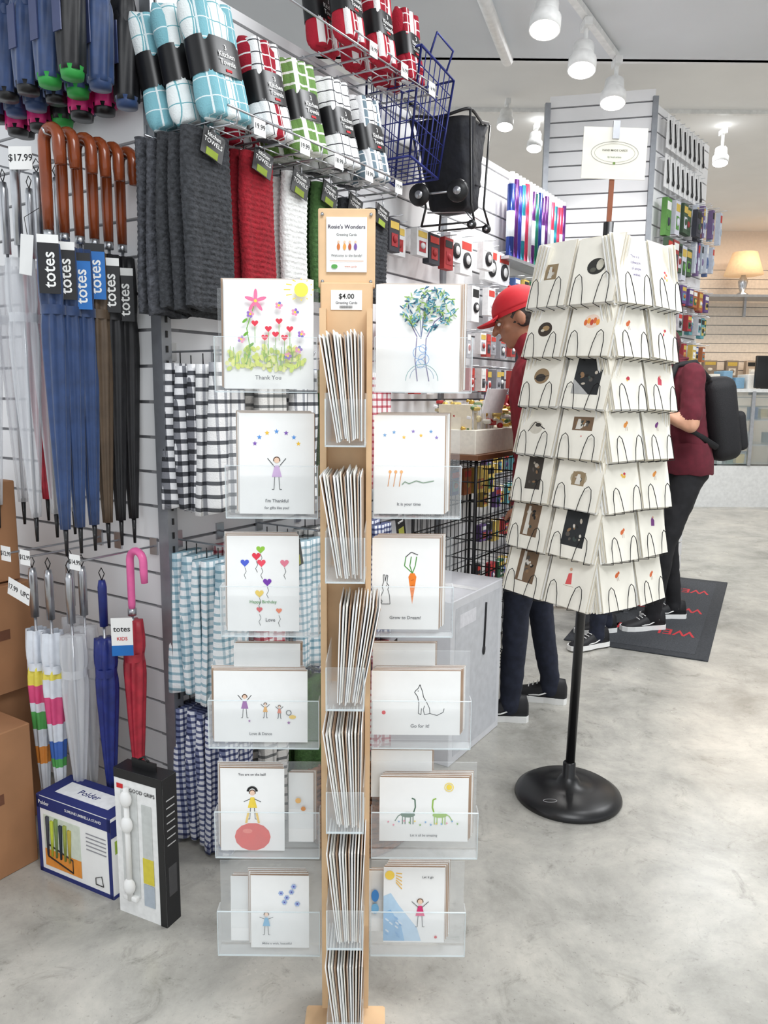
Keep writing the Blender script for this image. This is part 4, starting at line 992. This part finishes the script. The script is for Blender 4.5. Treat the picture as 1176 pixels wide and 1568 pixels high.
    if bag:
        B=T(0,ly(1.2)-.21,1.17)@R(math.degrees(-math.atan(lean)),'X')
        mb.box((0,0,0),(.30,.17,.46),bag,B,bev=.065,seg=4); mb.box((0,-.09,-.08),(.24,.07,.22),bag,B,bev=.03,seg=3); mb.tube([(-.1,-.122,.0),(.1,-.122,.0)],.003,METAL,5,B)
        mb.tube([(-.03,.06,.22),(-.03,.05,.26),(.03,.05,.26),(.03,.06,.22)],.006,bag,6,B)
        for sd in(-1,1): mb.tube([(sd*.1,ly(1.4)-.14,1.38),(sd*.11,ly(1.45)-.06,1.47),(sd*.115,ly(1.42)+.05,1.455),(sd*.125,ly(1.33)+.115,1.33),(sd*.15,ly(1.15)+.08,1.15),(sd*.14,ly(1.0)-.12,1.02)],[.018]*6,bag,8)
    return mb.build(name)
SK=mat('skin_tan',(160,110,84),.5,var=.04); SK2=mat('skin_light',(206,156,128),.5,var=.04)
MAR=mat('maroon_shirt',(96,28,42),.9,var=.1); MAR2=mat('dark_red_shirt',(136,32,44),.9,var=.08); JEAN=mat('dark_jeans',(30,35,52),.9,var=.15,scale=50); BLP=mat('black_trousers',(24,24,28),.85,var=.15)
HB=mat('hair_black',(24,20,20),.6,var=.3,scale=90); HG=mat('hair_grey',(64,58,56),.7,var=.3,scale=90); HRb=mat('hair_auburn',(84,34,40),.6,var=.3,scale=90)
CAPR=mat('red_cap',(196,28,40),.7); SHB=mat('black_shoe',(24,24,28),.6)
person('man_with_cap',(.66,3.16,0),(-.98,.2,0),.11,[(-.13,.10,0),(.10,-.06,0)],[((-.245,-.03,1.13),(-.22,.06,.90)),((.245,-.03,1.13),(.22,.06,.90))],MAR2,JEAN,SK,HG,SHB,cap=CAPR,scale=1.02,headpitch=22,hd=(.02,.01))
person('person_with_backpack',(1.72,4.42,.009),(-.97,-.1,0),.18,[(-.10,.17,0),(.10,-.05,0)],[((-.25,.10,1.14),(-.12,.30,1.24)),((.25,.10,1.14),(.12,.30,1.24))],MAR,BLP,SK2,HRb,SHB,scale=1.03,bag=mat('backpack_black',(20,20,24),.7,bump=.2),headpitch=40,hd=(.05,.045))
person('shopper',(1.22,4.12,.009),(-.9,-.3,0),.06,[(-.12,.12,0),(.10,-.08,0)],[((-.24,-.02,1.14),(-.22,.12,.9)),((.24,-.02,1.14),(.22,.12,.9))],BLKN,JEAN,SK2,HB,SHB,scale=.95,headpitch=15)

# ------------------------------------------------------------------ lights
w=bpy.data.worlds.new('World'); sc.world=w; w.use_nodes=True
bg=w.node_tree.nodes['Background']; bg.inputs[0].default_value=(.92,.96,1,1); bg.inputs[1].default_value=1.15
def area(name,loc,size,e,col=(.96,.98,1)):  # area lights added as fill below the ceiling; no visible fixtures
    l=bpy.data.lights.new(name,'AREA'); l.shape='RECTANGLE'; l.size=size[0]; l.size_y=size[1]; l.energy=e; l.color=col
    o=bpy.data.objects.new(name,l); sc.collection.objects.link(o); o.location=loc
area('ceiling_fill_light',(.5,.2,3.08),(1.4,.9),58)  # added fill above the camera, lights the card rack from the front
area('ceiling_fill_light',(1.3,2.4,3.08),(.8,.8),44)
area('ceiling_fill_light',(3.2,3.2,3.08),(1.4,1.2),64)
area('ceiling_fill_light',(2.4,7.0,3.47),(2.5,1.5),92)
area('ceiling_fill_light',(5.0,9.3,3.45),(2,.6),44,(1,.84,.66))  # added warm fill for the far right area
# ------------------------------------------------------------------ camera
cd=bpy.data.cameras.new('Camera'); cam=bpy.data.objects.new('Camera',cd); sc.collection.objects.link(cam)
cd.sensor_fit='HORIZONTAL'; cd.sensor_width=36; cd.lens=1661/1659*36; cd.clip_start=.05
cam.matrix_world=T(0,0,1.35)@R(90-8.9,'X')@R(.5,'Z')
sc.camera=cam
